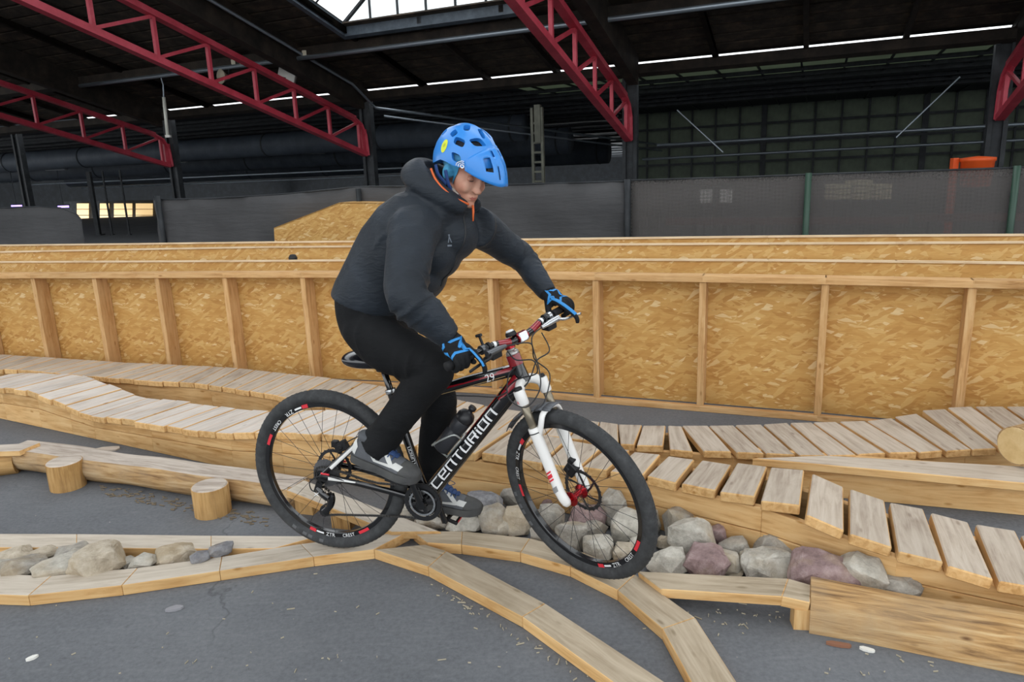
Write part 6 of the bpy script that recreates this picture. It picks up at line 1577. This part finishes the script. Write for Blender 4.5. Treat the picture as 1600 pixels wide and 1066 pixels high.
for s in (-1, 1):
    vent(s * radians(107), radians(52), .027, .026, s * .2)
    vent(s * radians(76), radians(42), .046, .028, s * .12, s * .003)
    vent(s * radians(70), radians(13), .040, .028, s * .1, s * .008)
    vent(s * radians(84), radians(74), .024, .046, s * -.55)
    vent(s * radians(33), radians(46), .046, .032, s * -.1, s * .010)
    vent(s * radians(13), radians(64), .017, .05, s * .12)
    vent(s * radians(118), radians(20), .030, .026, s * -.1) if s > 0 else None
    vent(s * radians(148), radians(40), .03, .028, 0)
    vent(s * radians(152), radians(8), .028, .028, 0)
ho = bpy.data.objects.new('h', hme); COL.objects.link(ho); co_ = bpy.data.objects.new('c', cut.mesh('c')); COL.objects.link(co_)
bo = ho.modifiers.new('b', 'BOOLEAN'); bo.object = co_; bo.operation = 'DIFFERENCE'; bo.solver = 'EXACT'; bo.use_self = True
dg = bpy.context.evaluated_depsgraph_get(); hfin = bpy.data.meshes.new_from_object(ho.evaluated_get(dg))
bpy.data.objects.remove(ho); bpy.data.objects.remove(co_)
for p in hfin.polygons: p.use_smooth = True
hfin.materials.clear(); hfin.materials.append(M_HELM)
for p in hfin.polygons: p.material_index = 0
helmet = obj('helmet', hfin, None, person, M=BM @ HELMM)
eb = helmet.modifiers.new('edges', 'EDGE_SPLIT'); eb.split_angle = radians(38)
def hp(name, mb, m, parent=None, **kw): return obj(name, mb, m, parent or helmet, M=BM @ HELMM, **kw)
# visor
vz = MB(); g = []; nu, nw = 40, 12
for i in range(nu + 1):
    az = radians(-54) + radians(108) * i / nu; row = []; k = max(cos(az * 1.6), 0) ** .6
    d0 = helmet_dir(az, lerp(.06, .66, k)); a_ = HCEN + d0 * (helmet_r(d0) + .0025)
    d1 = helmet_dir(az, -.02); b0 = HCEN + d1 * (helmet_r(d1) + .002); b_ = b0 + V(.058 * k, 0, -.026 * k)
    b_.y *= 1 - .10 * k
    for j in range(nw + 1):
        t = j / nw; row.append(lerp(a_, b_, t) + (V(.8, 0, .6) * (.013 * sin(pi * t) * k)) + V(0, 0, .004 * k * math.exp(-(az / .1) ** 2)))
    g.append(row)
def open_at(i, j):
    ii = min(i, nu - 1 - i)
    return (9 <= ii <= 12 and 3 <= j <= 7) or (ii == 16 and 6 <= j <= 9) or (15 <= ii <= 16 and 1 <= j <= 2)
for i in range(nu):
    for j in range(nw):
        if open_at(i, j): continue
        vz.add([g[i][j], g[i + 1][j], g[i + 1][j + 1], g[i][j + 1]], [(0, 1, 2, 3)])
bmv = vz.mesh('visor', True); bm = bmesh.new(); bm.from_mesh(bmv); bmesh.ops.remove_doubles(bm, verts=bm.verts, dist=1e-5); bmesh.ops.recalc_face_normals(bm, faces=bm.faces); bm.to_mesh(bmv); bm.free()
for p in bmv.polygons: p.use_smooth = True
vo_ = hp('visor', bmv, M_HELM); so = vo_.modifiers.new('t', 'SOLIDIFY'); so.thickness = .0045; so.offset = -1
HB = BVHTree.FromPolygons([v.co for v in hfin.vertices], [tuple(p.vertices) for p in hfin.polygons])
def hdecal(name, polys, az, el, m, eps=.0012):
    d = helmet_dir(az, el); east = Vector((-sin(az), cos(az), 0)); north = d.cross(east).normalized(); north = north if north.z > 0 else -north; c = HCEN + d * .12
    bm = bmesh.new()
    for pl in polys: bm.faces.new([bm.verts.new((x, y, 0)) for x, y in pl])
    bmesh.ops.triangulate(bm, faces=bm.faces[:])
    for _ in range(2):
        bmesh.ops.subdivide_edges(bm, edges=[e for e in bm.edges if e.calc_length() > .004], cuts=1); bmesh.ops.triangulate(bm, faces=bm.faces[:])
    bm.verts.index_update(); P_ = []
    for v in bm.verts:
        p = c + east * v.co.x + north * v.co.y; h = HB.ray_cast(p + d * .1, -d, .13); P_.append(h[0] + d * eps if h[0] is not None else p)
    q = MB(); q.add(P_, [tuple(v.index for v in f.verts) for f in bm.faces]); bm.free(); hp(name, q, m, smooth=True)
circ = lambda cx, cy, rx, ry, n=18, rot=0: [(cx + rx * cos(2 * pi * k / n) * cos(rot) - ry * sin(2 * pi * k / n) * sin(rot), cy + rx * cos(2 * pi * k / n) * sin(rot) + ry * sin(2 * pi * k / n) * cos(rot)) for k in range(n)]
hdecal('yellow_sticker', [circ(0, 0, .014, .024, rot=.2)], -radians(108), radians(24), mat('yellow_sticker', '#d9e23a', .5))
hdecal('sticker_print', [circ(0, .002, .005, .008)], -radians(108), radians(24), mat('sticker_print', '#b9c130', .5), .002)
ringp = lambda r0, r1, a0, a1: [[(r * cos(t), r * sin(t) * .8) for r, t in ((r0, a0 + (a1 - a0) * k / 10), (r1, a0 + (a1 - a0) * k / 10), (r1, a0 + (a1 - a0) * (k + 1) / 10), (r0, a0 + (a1 - a0) * (k + 1) / 10))] for k in range(10)]
hdecal('white_ring_emblem', ringp(.0205, .0235, -.1, 3.4) + ringp(.0125, .0165, -.3, 3.6) + ringp(.004, .0085, 0, 2 * pi), -radians(55), radians(2), M_WDEC)
# straps and headband
q = MB(); P_ = [V(.0, -.088, .0), V(.02, -.082, -.04), V(.04, -.062, -.085), V(.045, -.03, -.118), V(.047, 0, -.128)]; q.tube(smooth_path(P_, 6), [(.0015, .008)] * 25, 8, upv=(0, 1, 0)); hp('chin_strap', q, mat('navy_strap', '#1f3f78', .7), smooth=True)
q = MB(); P_ = [V(-.055, -.08, .0), V(-.03, -.083, -.03), V(.012, -.078, -.05)]; q.tube(smooth_path(P_, 6), [(.0015, .008)] * 13, 8, upv=(0, 1, 0)); hp('rear_strap', q, mat('navy_strap', '#1f3f78', .7), smooth=True)
def head_patch(name, inside, off, m, parent, solid=.002):
    q = MB(); P_ = CEN + HD * (HR + off)[:, None]; q.v = [HEADM @ Vector(p) for p in P_]
    for i in range(NE - 1):
        for j in range(NA):
            k = (j + 1) % NA; idx = (i * NA + j, i * NA + k, (i + 1) * NA + k, (i + 1) * NA + j); c = P_[list(idx)].mean(0)
            if inside(c): q.f.append(idx); q.m.append(0)
    me = q.mesh(name, True); bm = bmesh.new(); bm.from_mesh(me); bmesh.ops.delete(bm, geom=[v for v in bm.verts if not v.link_faces], context='VERTS')
    for _ in range(14):
        new = {v: sum((e.other_vert(v).co for e in v.link_edges if e.is_boundary), Vector()) / max(1, sum(e.is_boundary for e in v.link_edges)) for v in bm.verts if v.is_boundary}
        for v, c in new.items(): v.co = lerp(v.co, c, .5)
    bm.to_mesh(me); bm.free()
    for p in me.polygons: p.use_smooth = True
    return pp(name, me, m, parent)
head_patch('headband', lambda c: c[2] > -.05 - .15 * c[0] and c[0] < .033 + .25 * (c[2] + .02) and c[2] < .06, .005, fabric('light_blue_headband', '#4f9dc4', '#2f7fb0', '#79bcd8', .8, 600, .3), None)
head_patch('cap', lambda c: c[2] > .028 and c[0] < .2 and c[2] + .35 * c[0] > .045, .004, mat('dark_under_cap', '#26282c', .9), None)
# neck scarf with a mottled pattern
q = MB(); limb(q, [V(.60, -.004, 1.545), V(.64, -.01, 1.575), V(.668, -.012, 1.602)], [.07, .066, .064], n=28)
ms = mat('mottled_scarf', '#6d6a6c', .8); t_ = NT(ms); vo = t_.n('ShaderNodeTexVoronoi'); vo.inputs['Scale'].default_value = 70; t_.l(t_.coord(), vo.inputs['Vector']); sp_c = t_.n('ShaderNodeSeparateColor'); t_.l(vo.outputs['Color'], sp_c.inputs[0]); t_.color(t_.ramp(sp_c.outputs[0], [(.0, '#23252b'), (.4, '#4b4a50'), (.62, '#8a4a5a'), (.75, '#b9b3a6'), (1, '#3a3f4a')]))
pp('neck_scarf', q, ms, smooth=True)

# ---- gloves: five separate fingers closed on the grips
for s in (-1, 1):
    B0, bd, up = GRIP[s], BARD[s], TH[s]; fw_ = bd.cross(up) * (1 if bd.cross(up).x > 0 else -1)
    def RP(off, ang, r): return B0 + bd * off + (fw_ * cos(ang) + up * sin(ang)) * r          # point round the bar
    q = MB()
    wr = WRI[s]; kn = RP(0, 1.25, .04)
    limb(q, [wr + up * .02, wr - up * .01, lerp(wr, kn, .55), RP(0, 1.3, .036)], [(.03, .026), (.034, .024), (.022, .043), (.017, .043)][0:0] or [(.030, .034), (.029, .040), (.028, .047), (.020, .047)], n=18, upv=tuple(fw_))
    limb(q, [lerp(wr, kn, .8), RP(0, 1.1, .037), RP(.002, .55, .036), RP(.004, .1, .032)], [(.02, .044), (.017, .045), (.014, .042), (.008, .036)], n=18, upv=tuple(fw_))
    offs = [(-.034, .0098, 1.0), (-.0115, .0105, 1.05), (.0115, .0102, 1.0), (.033, .0092, .9)]     # index (inner) ... little finger (outer)
    for i, (o_, fr, k) in enumerate(offs):
        if i == 0:
            lev = STEER @ (bar_pt(s * .255) + FWD * .06 - SAX * .036)
            pts = [RP(o_, 1.75, .036), RP(o_, 1.1, .044), lerp(RP(o_, .75, .05), lev, .45) + up * .012, lev + fw_ * .014 + up * .006, lev + fw_ * .012 - up * .02, lev - fw_ * .002 - up * .034]
            limb(q, pts, [fr * 1.05, fr * 1.15, fr * 1.05, fr, fr * .95, fr * .8], n=12, k=4)
        else:
            pts = [RP(o_, 1.8, .034), RP(o_, 1.2, .041), RP(o_, .45, .036 * k), RP(o_, -.25, .031), RP(o_, -1.05, .028), RP(o_, -1.75, .027), RP(o_, -2.35, .026)]
            limb(q, pts, [fr * 1.05, fr * 1.15, fr * 1.05, fr * 1.05, fr, fr * .95, fr * .8], n=12, k=4)
    tp = [lerp(wr, kn, .35) - bd * .026, RP(-.048, 2.4, .034), RP(-.056, 3.3, .03), RP(-.055, 4.1, .028), RP(-.05, 4.75, .027)]
    limb(q, tp, [.013, .013, .0118, .011, .009], n=12, k=4)
    gme = remesh(q, .0028, 3, .5)
    gl_ = pp('glove', gme, M_GLOVE)
    GBV = BVHTree.FromPolygons([v.co for v in gme.vertices], [tuple(p.vertices) for p in gme.polygons])
    # blue star outline on the back of the hand
    hc = lerp(wr, kn, .85)
    back = (fw_ * .45 + up * .15 + (bd * .75 if s < 0 else bd * -.25)).normalized()
    ey = (up - back * up.dot(back)).normalized(); ex = ey.cross(back).normalized()
    star = []
    for k in range(10):
        a = pi / 2 + .35 + 2 * pi * k / 10; r = (.05 if k % 2 == 0 else .028)
        star.append((r * cos(a), r * sin(a)))
    polys = []
    for k in range(10):
        a, b = star[k], star[(k + 1) % 10]; f0, f1 = (.7, .62) if k % 2 == 0 else (.62, .7)
        polys.append([a, b, (b[0] * f1, b[1] * f1), (a[0] * f0, a[1] * f0)])
    decal('blue_star_trim', polys, lambda x, y: hc + ex * x + ey * y, GBV, back, M_BLUE, gl_, eps=.0016)
    fb_ = [lerp(hc, RP(-.03, 1.1, .044), .5), RP(-.034, 1.1, .055), lerp(RP(-.034, .75, .06), lev, .45) + up * .012 + fw_ * .01, lev + fw_ * .03 + up * .012, lev + fw_ * .03 - up * .015]
    P_ = []
    for p in smooth_path(fb_, 6):
        h = GBV.find_nearest(p + back * .02); P_.append(h[0])
    q = MB(); q.tube(P_, [(.0022, .008)] * len(P_), 10, upv=tuple(back)); pp('blue_finger_trim', q, M_BLUE, gl_, smooth=True)
    q = MB(); c0 = WRI[s] + up * .002; q.ring([(.029, -.012), (.035, -.014), (.036, .014), (.03, .016)], 26, frame(c0, bd, up)); pp('glove_cuff', q, M_GLOVE, gl_, smooth=True)

# ---- shoes
def shoe(s, heel, ball_, yaw, label=None):
    x = (ball_ - heel).normalized(); SM = frame(heel, x, (0, 0, 1)); SM = SM @ Matrix.Rotation(yaw, 4, 'Z')
    secs = [(-.004, .018, .062, .010), (.008, .030, .085, .0), (.04, .036, .098, 0), (.08, .037, .104, 0), (.11, .037, .096, 0), (.15, .040, .076, 0), (.19, .045, .061, 0), (.225, .048, .053, 0), (.255, .045, .048, 0), (.28, .036, .040, .002), (.296, .018, .028, .008)]
    q = MB(); rg = []
    for x_, hw, zt, zb in secs:
        ring = []
        for j in range(20):
            a = 2 * pi * j / 20; ca, sa = cos(a), sin(a); zz = lerp(zb, zt, .5 + .5 * math.copysign(abs(sa) ** .8, sa)); wy = hw * math.copysign(abs(ca) ** (.55 if sa < 0 else .85), ca) * (1 - .32 * max(sa, 0) ** 2)
            ring.append(V(x_, wy, zz))
        rg.append(ring)
    q.rings(rg); me = q.mesh('shoe', True)
    sh = obj('shoe', me, M_SHOE, person, M=BM @ SM, sub=1)
    for p in me.polygons: p.use_smooth = True
    def spt(nm, mb, m, **kw): return obj(nm, mb, m, sh, M=BM @ SM, **kw)
    q = MB(); rg = []
    for zz, gr in ((-.020, .985), (-.016, 1.02), (.004, 1.05), (.012, 1.03)):
        lo_, hi_ = [], []
        for x_, hw, zt, zb in secs: lo_.append((x_, hw)); 
        ring = [V(x_ * (1.0) + (.004 * (gr - 1) * 20 if x_ > .28 else 0), hw * gr, zz + (.010 * max(0, (x_ - .22) / .076) ** 2)) for x_, hw in lo_] + [V(x_, -hw * gr, zz + (.010 * max(0, (x_ - .22) / .076) ** 2)) for x_, hw in reversed(lo_)]
        rg.append(ring)
    q.rings(rg); spt('sole', q, M_SOLE, smooth=True, angle=60)
    q = MB(); tc = []
    for x_, hw, zt, zb in [(.212, .0478, .0565, 0), (.23, .0485, .0535, 0), (.255, .0465, .0495, 0), (.28, .0375, .042, .002), (.299, .02, .03, .008)]:
        tc.append([V(x_, hw * 1.02 * math.copysign(abs(cos(a)) ** (.55 if sin(a) < 0 else .85), cos(a)) * (1 - .32 * max(sin(a), 0) ** 2), lerp(zb, zt, .5 + .5 * math.copysign(abs(sin(a)) ** .8, sin(a)))) for a in [2 * pi * j / 20 for j in range(20)]])
    q.rings(tc); spt('toe_cap', q, M_SOLE, smooth=True, sub=1)
    BV = BVHTree.FromPolygons([v.co for v in me.vertices], [tuple(p.vertices) for p in me.polygons])
    for sd in (-1, 1):
        frm = V(0, sd, .15).normalized()
        quads_ = [[(.0, .03), (.02, .018), (.03, .055), (.008, .085)], [(.022, .098), (.055, .062), (.072, .07), (.04, .104)], [(.05, .066), (.12, .084), (.118, .092), (.06, .078)], [(.112, .09), (.135, .086), (.20, .034), (.185, .026)], [(.07, .066), (.088, .066), (.125, .022), (.108, .02)], [(.11, .02), (.19, .024), (.195, .036), (.12, .03)], [(.18, .026), (.225, .022), (.235, .04), (.2, .046)]]
        bm = bmesh.new()
        for pl in quads_: bm.faces.new([bm.verts.new((a, b, 0)) for a, b in pl])
        bmesh.ops.triangulate(bm, faces=bm.faces[:])
        for _ in range(2): bmesh.ops.subdivide_edges(bm, edges=bm.edges[:], cuts=1); bmesh.ops.triangulate(bm, faces=bm.faces[:])
        bm.verts.index_update(); P_ = []
        for v in bm.verts:
            p = V(v.co.x, 0, v.co.y); h = BV.ray_cast(p + frm * .2, -frm, .3); P_.append(h[0] + h[1] * .002 if h[0] is not None else p)
        q = MB(); q.add(P_, [tuple(v.index for v in f.verts) for f in bm.faces]); bm.free(); spt('pale_overlay', q, M_SHOEW, smooth=True)
    # tongue and laces
    q = MB(); q.tube([V(.10, 0, .118), V(.125, 0, .094), (.16, 0, .0745), V(.195, 0, .062)], [(.006, .024), (.008, .024), (.007, .021), (.004, .012)], 12, upv=(0, 0, 1)); spt('tongue', q, M_LACE, smooth=True)
    for k in range(5):
        xx = .112 + k * .018; zz = .1035 - k * .0098
        q = MB(); q.tube(smooth_path([V(xx - .004, -.03, zz - .012), V(xx, -.012, zz + .006), V(xx + .003, .012, zz + .006), V(xx + .006, .03, zz - .012)], 4), .0026, 6); spt('lace', q, M_LACE)
    if s > 0:
        q = MB(); q.tube(smooth_path([V(.12, -.0, .1), V(.145, -.006, .125), V(.175, -.012, .118), V(.15, -.01, .104), V(.122, -.004, .1)], 6), .0016, 6); spt('lace_loop', q, M_LACE)
    q = MB(); q.lathe([(.034, 0), (.04, .004), (.041, .02), (.036, .026)], 20, Matrix.Translation((.05, 0, .088))); spt('collar', q, M_SHOE, smooth=True)
shoe(-1, V(.212, -.152, .566), V(.419, -.158, .512), radians(-3))
shoe(1, V(.335, .15, .232), V(.545, .155, .212), radians(3))
